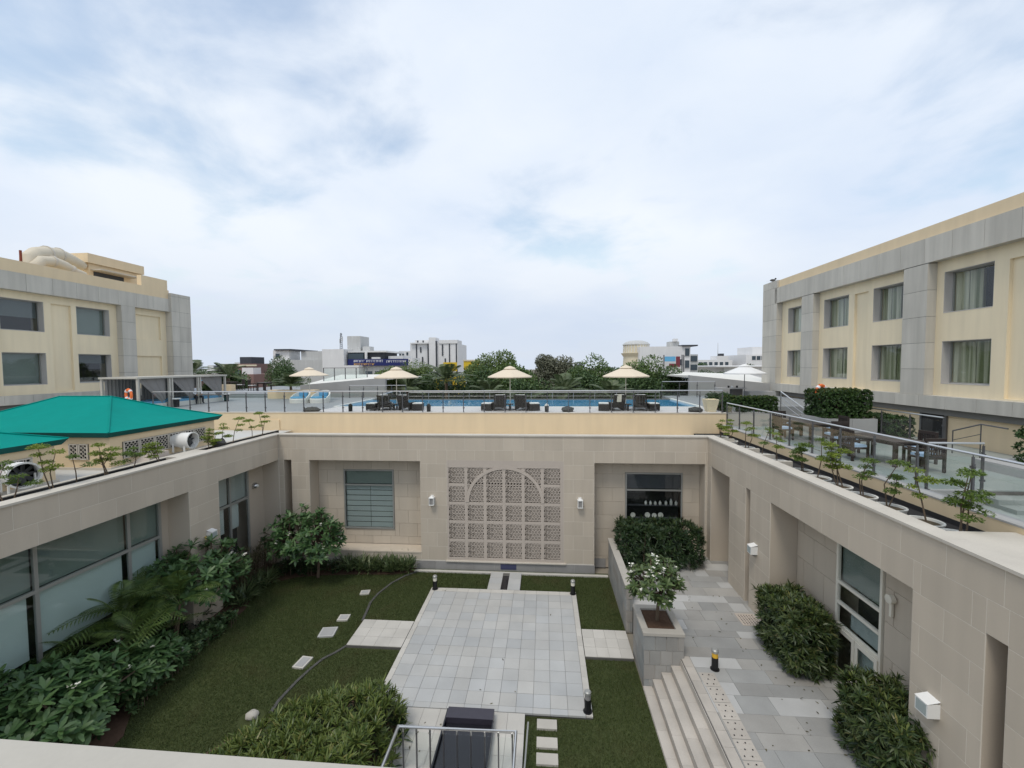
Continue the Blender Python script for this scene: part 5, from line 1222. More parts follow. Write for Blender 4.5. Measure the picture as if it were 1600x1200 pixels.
def in_poly(P, poly):
    x, y = P[:, 0], P[:, 1]; c = np.zeros(len(P), bool); n = len(poly)
    for i in range(n):
        (x1, y1), (x2, y2) = poly[i], poly[(i+1) % n]; s_ = (y1 > y) != (y2 > y)
        c ^= s_ & (x < (x2-x1)*(y-y1)/((y2-y1) if y2 != y1 else 1e-9)+x1)
    return c
def low_plants(name, label, cat, m, poly, n, k, L, W, h, el, seed, curl=.3, group=None, stuff=False, zb=.03, tip=.12):
    """rosette plants scattered in a bed outline"""
    rng = np.random.default_rng(seed); p = np.array(poly); P = rng.uniform(p.min(0), p.max(0), (n*6, 2)); P = P[in_poly(P, poly)][:n]
    C3 = np.c_[P, zb+rng.uniform(.1, 1, len(P))*h]; q, D, U = rosettes(C3, np.c_[rng.normal(size=(len(P), 2))*.25, np.ones(len(P))], k, el, rng)
    t = thing(name, label, cat, (*p.mean(0), 0), 0, group)
    leaves('foliage', m, q, D, U, L*rng.uniform(.6, 1.15, len(q)), W, t, curl, tip=tip)
    sm = MB()
    for c in C3[::2]: sm.cyl((c[0], c[1], 0), tuple(c), .012, .008, 4)
    sm.build('stems', 'bark', t, False, True); return t
low_plants('ground_cover', 'low variegated ground cover along the lawn edge of the left bed', 'ground cover', 'leaf_cover', [(-11.2, 9.9), (-10.7, 9.7), (-10.85, 11.0), (-10.95, 12.4), (-10.9, 13.8), (-11.5, 13.9), (-11.9, 12.4), (-11.7, 11.0)], 520, 8, .15, .075, .34, (5, 65), 31)
low_plants('strap_lilies', 'strap leaved lilies at the bed corner under the corner window', 'lily', 'leaf_strap', [(-12.1, 14.7), (-11.3, 14.6), (-11.5, 15.6), (-11.3, 16.4), (-12.1, 16.6)], 44, 13, .55, .055, .15, (25, 80), 32, .45)
low_plants('strap_lilies', 'strap leaved lilies with pale stripes below the blind covered recess window', 'lily', 'leaf_strap', [(-8.9, 17.4), (-6.2, 17.5), (-5.8, 17.8), (-5.85, 18.05), (-8.9, 18.05)], 90, 13, .62, .05, .2, (35, 85), 33, .35)
low_plants('dry_shrub', 'thin brownish feathery shrub before the corner window', 'shrub', 'leaf_dry', [(-12.75, 15.2), (-11.9, 15.3), (-11.9, 17.6), (-12.75, 17.6)], 170, 9, .34, .02, 1.35, (10, 85), 34, .3)
low_plants('bed_plants', 'dark leafy plants under the frangipani in the left bed', 'plants', 'leaf_hedge_dark', [(-12.7, 6.0), (-10.9, 6.0), (-11.0, 9.4), (-11.9, 10.6), (-12.0, 14.2), (-12.7, 14.2)], 300, 8, .28, .09, .55, (0, 70), 35)
low_plants('bed_plants', 'dark leafy plants round the foot of the far left frangipani', 'plants', 'leaf_hedge_dark', [(-11.9, 16.8), (-9.0, 17.3), (-9.0, 18.0), (-11.9, 18.0)], 110, 8, .26, .08, .45, (0, 70), 36)

def near_hedge():
    rng = np.random.default_rng(40); t = thing('hedge', 'spiky leaved hedge of light green rosettes beside the entry path at the bottom', 'hedge', (-5, 8, 0))
    poly = [(-8.1, 4), (-3.42, 4), (-3.38, 9.5), (-3.7, 10.15), (-4.4, 10.3), (-5.4, 10.1), (-6.3, 9.7), (-7.2, 9.0), (-8.0, 7.8)]
    P = rng.uniform((-8.2, 4), (-3.2, 10.4), (7200, 2)); P = P[in_poly(P, poly)][:1500]
    pa = np.array(poly); d = np.min([np.abs(np.cross(pa[(i+1) % len(pa)]-pa[i], P-pa[i]))/np.linalg.norm(pa[(i+1) % len(pa)]-pa[i]) for i in range(len(pa))], 0)
    top = (.62+.62*np.clip((P[:, 0]+8.1)/4.0, 0, 1))*(1-.55*np.exp(-d/.22))+.07*np.sin(P[:, 0]*5)*np.cos(P[:, 1]*4.1)
    z = top*np.where(d < .35, rng.uniform(.35, 1, len(P)), rng.uniform(.82, 1.0, len(P)))
    C3 = np.c_[P, z]; cx, cy = -5.4, 7.4; out = np.c_[P[:, 0]-cx, P[:, 1]-cy, np.zeros(len(P))]; ax = norm(out)*np.where(d < .35, .7, .12)[:, None]+UPV+rng.normal(size=C3.shape)*.22
    q, D, U = rosettes(C3, ax, 16, (12, 82), rng)
    leaves('foliage', 'leaf_hedge_near', q, D, U, .25*rng.uniform(.65, 1.15, len(q)), .036, t, .25, tip=.25)
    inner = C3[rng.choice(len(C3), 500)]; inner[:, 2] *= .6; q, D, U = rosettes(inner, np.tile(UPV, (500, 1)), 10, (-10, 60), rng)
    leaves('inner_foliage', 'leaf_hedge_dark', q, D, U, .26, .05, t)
    sm = MB()
    for c in C3[::4]: sm.cyl((c[0], c[1], 0), tuple(c), .014, .008, 4)
    sm.build('stems', 'bark', t, False, True)
near_hedge()
def box_hedge(label, x0, x1, y0, y1, z0, z1, n, k, L, W, m, seed, rnd=.25, tipm=None, el=(5, 75), cut=0., name='hedge', core=True, jit=.06):
    """hedge volume with rounded top edges: rosettes over its skin, stems and a dense inner layer"""
    rng = np.random.default_rng(seed); t = thing(name, label, 'hedge', ((x0+x1)/2, (y0+y1)/2, z0))
    A = np.array([x0, y0, z0]); Bq = np.array([x1, y1, z1]); c = (A+Bq)/2; hf = (Bq-A)/2
    u = rng.uniform(-1, 1, (n*2, 3)); ar = np.array([hf[1]*hf[2], hf[0]*hf[2], hf[0]*hf[1]*1.3]); face = rng.choice(3, n*2, p=ar/ar.sum()); sg = rng.choice((-1, 1), n*2)
    u[np.arange(n*2), face] = sg; u = u[~((face == 2) & (sg < 0))][:n]
    r_ = rnd; inn = np.maximum(hf-r_, .02); p = u*hf; q = np.clip(p, -inn, inn); dv = p-q; ln = np.linalg.norm(dv, axis=1, keepdims=True); p = np.where(ln > 1e-6, q+dv/np.maximum(ln, 1e-6)*np.minimum(ln, r_), p)
    bump = .5+.5*np.sin(p[:, 0]*3.1+seed)*np.sin(p[:, 1]*2.7+seed*2)*np.cos(p[:, 2]*3.3)
    nrm = norm(p/np.maximum(hf, .1)**1); nrm2 = norm(np.where(ln > 1e-6, dv, nrm)); p = p-nrm2*(bump[:, None]*cut)+rng.normal(size=p.shape)*jit
    p[:, 2] = np.maximum(p[:, 2], -hf[2]+.03); ax = nrm2*.8+UPV*.55+rng.normal(size=p.shape)*.25
    qq, D, U = rosettes(p+c, ax, k, el, rng)
    leaves('foliage', m, qq, D, U, L*rng.uniform(.6, 1.15, len(qq)), W, t, .22)
    if tipm:
        s_ = (p[:, 2] > hf[2]*.45); ps = p[s_][::2]; qq, D, U = rosettes(ps+c+UPV*.02, np.tile(UPV, (len(ps), 1)), max(3, k//2), (15, 80), rng); leaves('young_foliage', tipm, qq, D, U, L*.8, W, t, .2)
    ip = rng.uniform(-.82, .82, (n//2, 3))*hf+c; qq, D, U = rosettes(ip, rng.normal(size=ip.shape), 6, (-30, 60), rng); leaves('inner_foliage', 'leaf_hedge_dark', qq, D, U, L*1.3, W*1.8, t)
    sm = MB()
    for i in range(max(6, n//40)):
        a = rng.uniform(-.75, .75, 2)*hf[:2]+c[:2]; sm.cyl((a[0], a[1], z0), (a[0]+rng.normal()*.1, a[1]+rng.normal()*.1, z1-.15), .018, .01, 5)
    sm.build('stems', 'bark', t, False, True); return t
box_hedge('dark rounded hedge under the display window in the far right recess', 2.98, 6.35, 16.7, 18.2, .88, 2.55, 620, 12, .21, .035, 'leaf_hedge_dark', 51, .5, 'leaf_hedge', cut=.12)
box_hedge('olive hedge in the wall recess beside the drain grate', 6.28, 7.5, 10.95, 12.85, .88, 2.6, 640, 13, .20, .034, 'leaf_hedge', 52, .4, 'leaf_hedge_near', cut=.14)
box_hedge('olive hedge closest to the camera in the wall recess', 6.32, 7.5, 7.7, 9.5, .88, 2.42, 640, 13, .20, .034, 'leaf_hedge', 53, .4, 'leaf_hedge_near', cut=.14)
box_hedge('big clipped hedge standing in the grey terrace planter', 11.4, 13.2, 17.85, 19.35, 6.8, 7.98, 1900, 9, .075, .042, 'leaf_clip', 54, .16, 'leaf_clip_tip', cut=.05, jit=.025)
box_hedge('long clipped hedge behind the big one along the wing', 13.55, 14.7, 17.7, 19.3, 5.65, 6.9, 800, 9, .09, .05, 'leaf_clip', 55, .15, cut=.05, jit=.03)
box_hedge('clipped hedge with yellowish tips at the corner of the pool deck', 9.0, 11.5, 21.4, 22.4, 6.66, 7.45, 1200, 9, .075, .042, 'leaf_clip', 56, .2, 'leaf_clip_tip', cut=.08, jit=.03)
box_hedge('small clipped bush on the upper deck behind the yellow pot', 8.95, 10.1, 23.2, 24.0, 6.7, 7.45, 600, 9, .08, .045, 'leaf_clip', 57, .2, cut=.08)
box_hedge('clipped hedge on the grey block at the right picture edge', 13.0, 15.5, 11.6, 12.6, 6.35, 7.25, 800, 9, .08, .045, 'leaf_clip', 58, .15, jit=.03)

# ---- potted tiered trees
def bonsai(label, loc, h, seed, group, dark=False, pot=True, r_=.33, pebbles=False):
    rng = np.random.default_rng(seed); t = thing('potted_tree', label, 'potted tree', loc, 0, group); b0 = np.array(loc, float)
    if pot:
        po = MB().lathe([(r_*.8, -.38), (r_*.98, -.04), (r_*1.03, 0), (r_*.9, 0), (r_*.86, -.06)], n=24).build('pot', 'white_resin', t, True)
        MB().lathe([(r_*.87, -.05), (r_*.4, -.035), (0, -.03)], n=20).build('soil', 'potsoil' if not pebbles else 'sign_white', t)
    tk = MB(); P, D, U = [], [], []; ns = rng.integers(1, 4); h *= rng.uniform(.74, 1.04); lean = rng.normal(size=2)*.07
    for s_ in range(ns):
        a = rng.uniform(0, 6.28); ln = rng.uniform(.03, .22); hh = h*rng.uniform(.62, 1.0) if s_ else h
        p0 = b0+np.array([rng.normal()*.05, rng.normal()*.05, -.05]); tipp = b0+np.array([math.cos(a)*ln+lean[0], math.sin(a)*ln+lean[1], hh]); mid = (p0+tipp)/2+np.array([rng.normal()*.05, rng.normal()*.05, 0])
        tk.tube([p0, mid, tipp], [.017, .013, .007], 5)
        nt_ = rng.integers(2, 5)
        for k in range(nt_):
            f = 1-k/nt_*.66 if k else 1.0; base = p0*(1-f)+tipp*f; off = np.array([rng.normal(), rng.normal(), 0])*(.0 if k == 0 else .15); c = base+off
            rr_ = rng.uniform(.11, .19)*(1 if k else 1.15)
            if k: tk.tube([base-UPV*.07, c-UPV*.02], [.008, .004], 4)
            m_ = int(rng.uniform(150, 300)*(rr_/.17)**2); q = rng.uniform(-1, 1, (m_*3, 3)); q = q[np.sum(q*q, 1) < 1][:m_]
            P.append(c+q*np.array([rr_, rr_, rr_*.2])+UPV*(.03*(1-np.sum(q[:, :2]**2, 1)))[:, None]); D.append(np.c_[q[:, :2], q[:, 2]*.2]+rng.normal(size=q.shape)*.35); U.append(np.tile(UPV, (len(q), 1))+rng.normal(size=q.shape)*.3)
    tk.build('trunk', 'bark', t, True, True); P, D, U = map(np.concatenate, (P, D, U))
    leaves('foliage', 'leaf_bonsai_dark' if dark else 'leaf_bonsai', P, D, U, .048*rng.uniform(.6, 1.2, len(P)), .03, t, .2, tip=.3)
    return t
OR = ('first', 'second', 'third', 'fourth', 'fifth', 'sixth', 'seventh', 'eighth', 'ninth', 'tenth', 'eleventh', 'twelfth')
RY = [8.36, 9.08, 9.95, 10.78, 11.6, 12.42, 13.22, 14.42, 15.42, 16.8, 18.25, 19.2]
for i, y_ in enumerate(RY):
    bonsai('tiered tree in a white rimmed pot on the walkway wall, %s from the near end' % OR[i], (7.76+.015*(i > 6)*(i-6), y_, 5.86), (1.28, 1.15, 1.12, 1.08, 1.12, 1.02, 1.0, 1.0, .98, .95, .92, .9)[i], 100+i, 'tiered trees in the long trough', i < 9 and i % 3 != 1, True, .31, i == 0)
LYs = [8.95, 9.75, 10.45, 11.2, 11.95, 12.9, 15.1, 15.8, 16.4, 17.2, 17.9]
for i, y_ in enumerate(LYs):
    bonsai('tiered tree in the trough beside the tents, %s from the near end' % OR[i], (-12.76, y_, 5.9), (1.0, 1.15, 1.05, .95, .9, .85, .95, .95, 1.15, 1.05, 1.1)[i], 140+i, 'tiered trees in the narrow trough', i < 6 and i % 2 == 0, True, .27)
o = MB().blob((0, 0, 0), .24, (1.1, 1, .85), 10, 7, .2).build('boulder', 'rock', smooth=True); o.location = (-12.75, 15.45, 6.1); tag(o, 'rough brown stone standing in the trough beside the far potted trees', 'boulder')

# ---- lawn blades
rng = np.random.default_rng(77); P = rng.uniform((-12.3, 8.2), (2.72, 17.75), (330000, 2))
bad = ((P[:, 0] > -4.6) & (P[:, 0] < 1.24) & (P[:, 1] > 10.44) & (P[:, 1] < 16.4)) | ((P[:, 0] > -6.45) & (P[:, 0] < 2.74) & (P[:, 1] > 12.68) & (P[:, 1] < 14.12)) | ((P[:, 0] > -3.7) & (P[:, 0] < -.5) & (P[:, 1] < 10.5)) | ((P[:, 0] > -2.34) & (P[:, 0] < -.98) & (P[:, 1] > 16.3))
bedp = [(-12.84, 3), (-9.6, 3), (-9.9, 6.5), (-10.4, 9.2), (-11.3, 10.4), (-11.7, 11.4), (-11.3, 12.8), (-11.2, 14.5), (-11.7, 15.6), (-11.6, 16.4), (-10.6, 17.0), (-9.6, 17.2), (-8.4, 17.35), (-6.6, 17.45), (-5.75, 17.75), (-5.75, 18.1), (-12.84, 18.1)]
bad |= in_poly(P, bedp) | ((np.abs(P[:, 0]-.03) < .27) & (np.min(np.abs(P[:, 1:2]-np.array([[10.22, 9.7, 9.28]])), 1) < .16))
for x, y_, r_ in ((-7.2, 15.95, .24), (-7.25, 14.25, .26), (-7.4, 13.42, .36), (-7.42, 11.95, .3), (-7.6, 9.9, .32)): bad |= (np.hypot(P[:, 0]-x, P[:, 1]-y_) < r_)
P = P[~bad]; n = len(P); D = rng.normal(size=(n, 3))*.55+UPV
tag(leaves('grass', 'grass', np.c_[P, np.zeros(n)], D, rng.normal(size=(n, 3)), rng.uniform(.03, .06, n), .010, None, .3, quad=True), 'short green lawn grass of the courtyard', 'grass', None, 'stuff')

# ---- fallen leaves on the paving and beds
rng = np.random.default_rng(88); P = np.concatenate([rng.uniform((4.1, 8.3), (6.8, 18.0), (26, 2)), rng.uniform((5.6, 8), (6.8, 14), (34, 2))]); Z = np.full(len(P), .912)
Q = np.concatenate([rng.uniform((-4.4, 10.6), (1.1, 16.2), (8, 2)), rng.uniform((-3.5, 8.9), (-2.6, 10.4), (8, 2))]); P = np.concatenate([P, Q]); Z = np.concatenate([Z, np.full(len(Q), .114)]); n = len(P)
D = np.c_[rng.normal(size=(n, 2)), rng.normal(size=n)*.12]
tag(leaves('fallen_leaves', 'leaf_dry', np.c_[P, Z], D, np.tile(UPV, (n, 1)), rng.uniform(.04, .10, n), .035, None, .15), 'scattered dry fallen leaves on the paving', 'leaves', None, 'stuff')

# ================================================================== TREES BEYOND THE POOL AND THE CITY
def tree(label, base, h, rad, m, n, seed, leaf=.30, clumps=16, group='trees beyond the pool', trunk=.22, low=.35, gaps=.0):
    rng = np.random.default_rng(seed); t = thing('tree', label, 'tree', base, 0, group); b0 = np.array(base, float); rad = np.array(rad, float); c = b0+UPV*(h-rad[2])
    cc = c+norm(rng.normal(size=(clumps, 3)))*rad*rng.uniform(.35, .82, (clumps, 1)); cr = rng.uniform(.2, .42, (clumps, 1))*rad
    tk = MB(); f0 = Vector(c-UPV*rad[2]*.55); tk.tube([base, tuple(Vector(base).lerp(f0, .5)), tuple(f0)], [trunk, trunk*.8, trunk*.6], 8)
    for q in cc: tk.tube([tuple(f0), tuple((Vector(q)+f0)/2+Vector((0, 0, .2))), tuple(q)], [trunk*.4, trunk*.25, trunk*.08], 5)
    tk.build('trunk', 'bark', t, True, True)
    k = rng.integers(0, clumps, n); d = norm(rng.normal(size=(n, 3))); s_ = rng.uniform(.55, 1.08, (n, 1))**.6
    P = cc[k]+d*cr[k]*s_; P[:, 2] = np.maximum(P[:, 2], b0[2]+low)
    leaves('crown', m, P, d*.8+rng.normal(size=(n, 3))*.7, d+UPV*.6+rng.normal(size=(n, 3))*.4, leaf*rng.uniform(.5, 1.3, n), leaf*.62, t, .15, quad=True)
    return t
TR = [('tall round green tree behind the middle parasol', (-5.6, 43, 0), 10.9, (3.3, 3, 3.4), 'leaf_tree_light', 5200, 201),
      ('bushy dark tree between the middle parasol and the yellow hoarding', (-2.6, 40, 0), 9.5, (3.0, 2.6, 3.4), 'leaf_tree', 4800, 202),
      ('grey green feathery tree right of the middle parasol', (1.0, 44, 0), 10.5, (3.0, 2.6, 3.2), 'leaf_tree_grey', 4200, 203),
      ('green tree between the grey feathery tree and the rightmost parasol', (4.4, 41, 0), 9.6, (2.7, 2.5, 3.5), 'leaf_tree', 4600, 204),
      ('large dark green tree behind the rightmost parasol', (9.0, 41, 0), 10.1, (3.6, 3, 3.9), 'leaf_tree', 6400, 205),
      ('lower dark tree at the right end of the pool tree row', (11.8, 40, 0), 8.9, (2.2, 2.2, 3.2), 'leaf_tree_dark', 3600, 206),
      ('light green spreading tree behind the leftmost parasol', (-15.6, 46, 0), 9.3, (4.4, 3, 2.6), 'leaf_tree_light', 5600, 207),
      ('dark low tree below the leftmost parasol behind the railing', (-10.2, 38, 0), 9.0, (3.4, 2.2, 3.8), 'leaf_tree_dark', 4200, 208),
      ('dark bushy tree behind the pool railing left of the middle parasol', (-6.0, 37.5, 0), 8.8, (3.3, 2.0, 3.8), 'leaf_tree_dark', 4200, 209),
      ('dark bushy tree behind the pool railing below the middle parasol', (-1.0, 37.0, 0), 8.7, (3.3, 2.0, 3.8), 'leaf_tree_dark', 4200, 210),
      ('dark bushy tree behind the pool railing left of the rightmost parasol', (3.6, 37.0, 0), 8.8, (3.2, 2.0, 3.8), 'leaf_tree_dark', 4200, 211),
      ('dark bushy tree behind the pool railing below the rightmost parasol', (7.6, 37.0, 0), 8.9, (3.2, 2.0, 3.8), 'leaf_tree_dark', 4200, 212),
      ('dark round tree beside the white block left of the pool', (-36, 56, 0), 10.4, (3.4, 3, 4), 'leaf_tree_dark', 4200, 213),
      ('hazy dark trees left of the white parasol, nearer one', (27, 70, 0), 7.6, (4.6, 3, 3), 'leaf_tree_dark', 4200, 214),
      ('hazy dark trees left of the white parasol, farther one', (35, 90, 0), 8.4, (6, 3, 3.2), 'leaf_tree_dark', 4200, 215)]
for lb, b_, h, rd, m_, n, sd_ in TR: tree(lb, b_, h, rd, m_, int(n*3.6), sd_, .19, 42)
PG = 'palms beyond the pool deck'
for i, (lb, b_, n, L) in enumerate((('fan of palm fronds left of the yellow hoarding', (-12.0, 36, 6.9), 22, 2.6), ('tall palm in front of the yellow hoarding', (-8.4, 35.5, 7.6), 24, 2.8), ('palm fronds below the middle parasol', (-4.6, 34.5, 6.6), 22, 2.6), ('palm fronds right of the middle parasol', (1.6, 34.5, 6.7), 22, 2.6), ('palm fronds left of the rightmost parasol', (5.4, 34.5, 6.3), 20, 2.4))):
    tp = palm(lb, (b_[0], b_[1], 0), n, L, 1.05, 230+i, 'leaf_palm_far', 1, .02, b_[2], 'palm', 'palm_tree', PG, .09, .62, 22, .14)
palm('palm crown rising behind the cabanas beside the tower', (-34.0, 38, 0), 20, 2.7, 1.05, 240, 'leaf_palm_far', 1, .02, 8.2, 'palm', 'palm_tree', PG, .09, .7, 22, .15)
palm('second palm crown behind the cabanas, farther from the tower', (-31.0, 39, 0), 18, 2.5, 1.05, 241, 'leaf_palm_far', 1, .02, 8.0, 'palm', 'palm_tree', PG, .09, .7, 22, .15)
tree('dark leafy tree between the two palms behind the cabanas', (-33.0, 41, 0), 9.4, (2.2, 2, 2.6), 'leaf_tree_dark', 2600, 242)
palm('bushy potted palm beside the parasol near the white daybeds', (-19.2, 30.5, 7.3), 30, 1.35, 1.1, 243, 'leaf_palm_far', 1, .05, .35, 'palm', 'potted_palm', PG, .05, .42, 20, .08)

def block(label, name, x0, x1, y0, y1, z1, m, wins=(), extra=(), group=None, z0=-.05):
    """far building: wall mass, windows each with a pane, extra boxes (part name, material, box)"""
    t = thing(name, label, 'building', ((x0+x1)/2, (y0+y1)/2, 0), 0, group)
    MB().box(x0, x1, y0, y1, z0, z1).build('wall', m, t, world=True)
    for a0, a1, b0, b1 in wins:
        f = MB().box(a0-.06, a1+.06, y0-.1, y0, b0-.06, b1+.06).build('window', m, t, world=True); piece('pane', 'city_glass', a0, a1, y0-.12, y0-.1, b0, b1, f)
    for nm, m_, *bx in extra: piece(nm, m_, *bx, t)
    return t
ws = lambda xs, w_, z0, z1: [(x, x+w_, z0, z1) for x in xs]
block('long white and grey block with stair towers left of the blue sign building', 'office_building', -50.9, -36.6, 75, 88, 10.4, 'city_grey', [(-50, -49.2, 10.9, 11.6)],
      [('stair_tower', 'city_white', -50.9, -47.7, 75.5, 79, 10.4, 12.2), ('roof_slab', 'city_dark', -50.4, -47.2, 75.0, 79.4, 12.2, 12.45), ('stair_tower', 'city_grey', -45.4, -40.9, 75.5, 80, 10.4, 12.0), ('roof_slab', 'city_dark', -46.2, -44.6, 75.0, 80, 12.0, 12.25), ('stair_tower', 'city_white', -40.8, -36.7, 74.6, 80, -.05, 12.3), ('low_wall', 'city_white', -36.5, -33.6, 74, 80, 0, 9.3)])
sb = block('white building with long blue sign board and roof tank', 'shop_building', -36.5, -24.5, 76, 90, 9.3, 'city_grey', ws([-33.2, -31.4, -29.6, -27.8], 1.3, 6.6, 8.2),
      [('glass_front', 'city_glass', -36.4, -33.4, 75.6, 76.0, 10.2, 11.5), ('upper_floor', 'city_dark', -36.4, -30, 76.5, 84, 9.3, 11.7), ('roof_slab', 'city_white', -36.6, -29.2, 76, 86, 11.7, 12.0), ('water_tank', 'city_grey', -37.6, -35.0, 78, 82, 12.0, 14.9), ('pillar', 'city_white', -33.2, -32.8, 75.7, 76.1, 9.3, 11.7), ('pillar', 'city_white', -31.9, -30.3, 75.7, 76.1, 9.4, 10.8), ('roof_shed', 'city_white', -29.2, -26.4, 77, 82, 9.3, 11.0), ('roof_shed', 'city_white', -25.9, -24.6, 77, 82, 9.3, 10.6), ('tank', 'city_grey', -34.6, -33.2, 78, 80, 12.0, 12.9)])
sg_ = thing('sign_board', 'long dark blue sign board with white and orange lettering on the far building', 'sign', (-30.5, 75.6, 9.5))
MB().box(-36.4, -24.9, 75.5, 75.62, 9.2, 10.45).build('board', 'sign_blue', sg_, world=True)
rs = random.Random(3)
def strokes(x0, x1, zb, h, m_, yq):                          # unreadable at this distance: strokes of lettering only
    mb = MB(); x = x0; mb.box(x0, x1, yq-.02, yq, zb+h*.92, zb+h)
    while x < x1-.2:
        w_ = rs.uniform(.1, .22); mb.box(x, x+.07, yq-.02, yq, zb+rs.choice((0, .1))*h, zb+h*.9)
        if rs.random() < .6: mb.box(x+.07, x+w_, yq-.02, yq, zb+h*rs.uniform(.2, .6), zb+h*rs.uniform(.65, .8))
        x += w_+rs.uniform(.06, .2)
    return mb
strokes(-35.2, -33.1, 9.85, .42, 'sign_white', 75.5).build('lettering', 'sign_white', sg_, False, True); strokes(-32.8, -29.6, 9.85, .42, '', 75.5).build('lettering', 'sign_white', sg_, False, True); strokes(-29, -25.2, 9.75, .42, '', 75.5).build('lettering', 'sign_white', sg_, False, True)
strokes(-35.2, -31.2, 9.27, .40, '', 75.5).build('lettering', 'sign_orange', sg_, False, True)
ms = thing('radio_mast', 'thin lattice radio mast left of the roof tank', 'mast', (-39.3, 79, 12.3))
mm = MB()
for k in range(3):
    a = 2*math.pi*k/3; mm.bar((-39.3+.3*math.cos(a), 79+.3*math.sin(a), 12.3), (-39.3+.12*math.cos(a), 79+.12*math.sin(a), 15.6), .06)
for k in range(8): mm.bar((-39.55, 79, 12.5+k*.38), (-39.05, 79, 12.7+k*.38), .05)
mm.build('lattice', 'city_dark', ms, world=True); MB().box(-39.6, -39.45, 78.9, 79.1, 13.6, 14.5).box(-39.15, -39.0, 78.9, 79.1, 14.0, 14.9).build('antenna', 'city_grey', ms, world=True)
wt = block('tall white tower block with dark vertical slots', 'tower_block', -30.8, -19.7, 95, 106, 14.2, 'city_white', [],
      [('lift_core', 'city_white', -26.3, -24.7, 94.6, 98, -.05, 15.6), ('stair_block', 'city_white', -24.0, -19.7, 94.8, 100, 14.2, 15.0), ('roof_slab', 'city_white', -30.6, -26.5, 94.3, 99, 14.2, 14.45), ('penthouse', 'city_white', -30, -26.5, 96, 99, 14.45, 15.1), ('annexe', 'city_white', -33.6, -30.9, 95.3, 104, -.05, 12.6)])
for x in (-29.3, -26.5, -24.6, -21.6, -20.0): piece('slot', 'city_dark', x-.13, x+.13, 94.9 if x not in (-26.5, -24.6) else 94.55, 95.0, 4, 14.1 if x < -25 else 14.8, wt)
for x, z0, z1 in ((-28.3, 12.2, 13.4), (-27.9, 7.5, 11.2), (-23.2, 11.4, 14.0), (-22.6, 6, 10.8), (-29.3, 14.5, 15.0), (-28, 14.5, 15.0)): f = piece('slot', 'city_dark', x-.15, x+.15, 94.88 if z0 < 14 else 95.9, 95.0 if z0 < 14 else 96.0, z0, z1, wt)
for x in (-33.3, -32.6, -31.6): piece('pane', 'city_glass', x-.2, x+.2, 95.2, 95.3, 11.6, 12.3, wt)
yh = thing('hoarding', 'bright yellow hoarding half hidden by palms', 'hoarding', (-12, 60, 4))
MB().box(-14.6, -12.6, 60, 60.2, 8.3, 9.6).box(-11.6, -9.3, 60, 60.2, 8.5, 9.75).build('board', 'sign_yellow', yh, world=True); MB().box(-11.7, -9.2, 59.9, 60.3, 9.76, 9.95).build('cornice', 'city_cream', yh, world=True)
for x in (-14.6, -12.6, -9.6): piece('post', 'steel_dark', x-.08, x+.08, 60.21, 60.35, 0, 8.6, yh)
block('yellow walled shop under the hoarding', 'shop_building', -16.5, -13.2, 62, 70, 7.4, 'sign_yellow', ws([-15.8, -14.5], .8, 5.4, 6.8))
rb = block('white apartment building behind the large dark green tree', 'apartment_building', 17.8, 27.0, 80, 94, 12.4, 'city_white', [(24.9, 25.6, 8.9, 10), (26.0, 26.8, 10.6, 12.0), (26.0, 26.8, 8.4, 9.8), (26.0, 26.8, 6.2, 7.6)],
      [('balcony_wing', 'city_grey', 27.0, 28.5, 80.4, 90, -.05, 10.9), ('roof_slab', 'city_dark', 25.4, 28.2, 79.6, 88, 12.4, 12.65), ('roof_tank', 'city_grey', 23.8, 25.6, 82, 84, 12.4, 13.4), ('roof_tank', 'city_white', 24.3, 25.2, 81.5, 82, 13.4, 13.9)])
for z in (6.3, 8.0, 9.6): piece('balcony_pane', 'city_glass', 27.2, 28.35, 80.28, 80.4, z, z+1.0, rb)
rd = thing('rotunda', 'round cream drum building with a low dome roof', 'building', (18.0, 84, 0))
MB().lathe([(3.05, 0), (2.4, 10.6), (2.9, 11.3), (2.5, 11.35), (2.45, 12.9)], (18.0, 84, 0), 28).build('drum', 'city_cream', rd, False, True)
MB().lathe([(2.62, 12.9), (2.6, 13.0), (2.1, 13.45), (1.2, 13.72), (0, 13.8)], (18.0, 84, 0), 28).build('dome', 'city_grey', rd, True, True)
for k in range(14):
    a = math.pi+math.pi*(k+.5)/14; piece('pilaster', 'city_white', 18+2.47*math.cos(a)-.05, 18+2.47*math.cos(a)+.05, 84+2.47*math.sin(a)-.05, 84+2.47*math.sin(a)+.05, 11.4, 12.88, rd)
sg2 = thing('sign_board', 'sky blue and dark red advertising boards in front of the white apartments', 'sign', (22.8, 78, 9))
MB().box(21.8, 23.7, 77.9, 78.0, 9.6, 10.5).build('board', 'sign_sky', sg2, world=True); MB().box(23.8, 24.5, 77.9, 78.0, 8.6, 10.5).build('board', 'sign_red', sg2, world=True); MB().box(22.6, 23.8, 77.9, 78.0, 8.5, 9.2).build('board', 'sign_red', sg2, world=True)
for x in (21.7, 24.9, 25.2): piece('post', 'steel_dark', x-.08, x+.08, 78.01, 78.2, 0, 10.8, sg2)
block('low white hall with black ribbon windows beside the tower', 'hall_building', 71.5, 96, 155, 175, 12.3, 'city_white', [(73.5+i*1.6, 74.8+i*1.6, 10.4, 11.8) for i in range(7)], [('upper_box', 'city_white', 76, 96, 160, 172, 12.3, 15.2)])
block('pale far offices left of the low white hall', 'office_building', 54, 69, 160, 172, 10.6, 'city_white', [(55+i*1.9, 56.2+i*1.9, 8.6, 9.8) for i in range(7)], [('roof_box', 'city_white', 63.5, 67.5, 160, 166, 10.6, 12.0), ('tank', 'city_dark', 64.5, 66, 160, 162, 12.0, 12.9)])
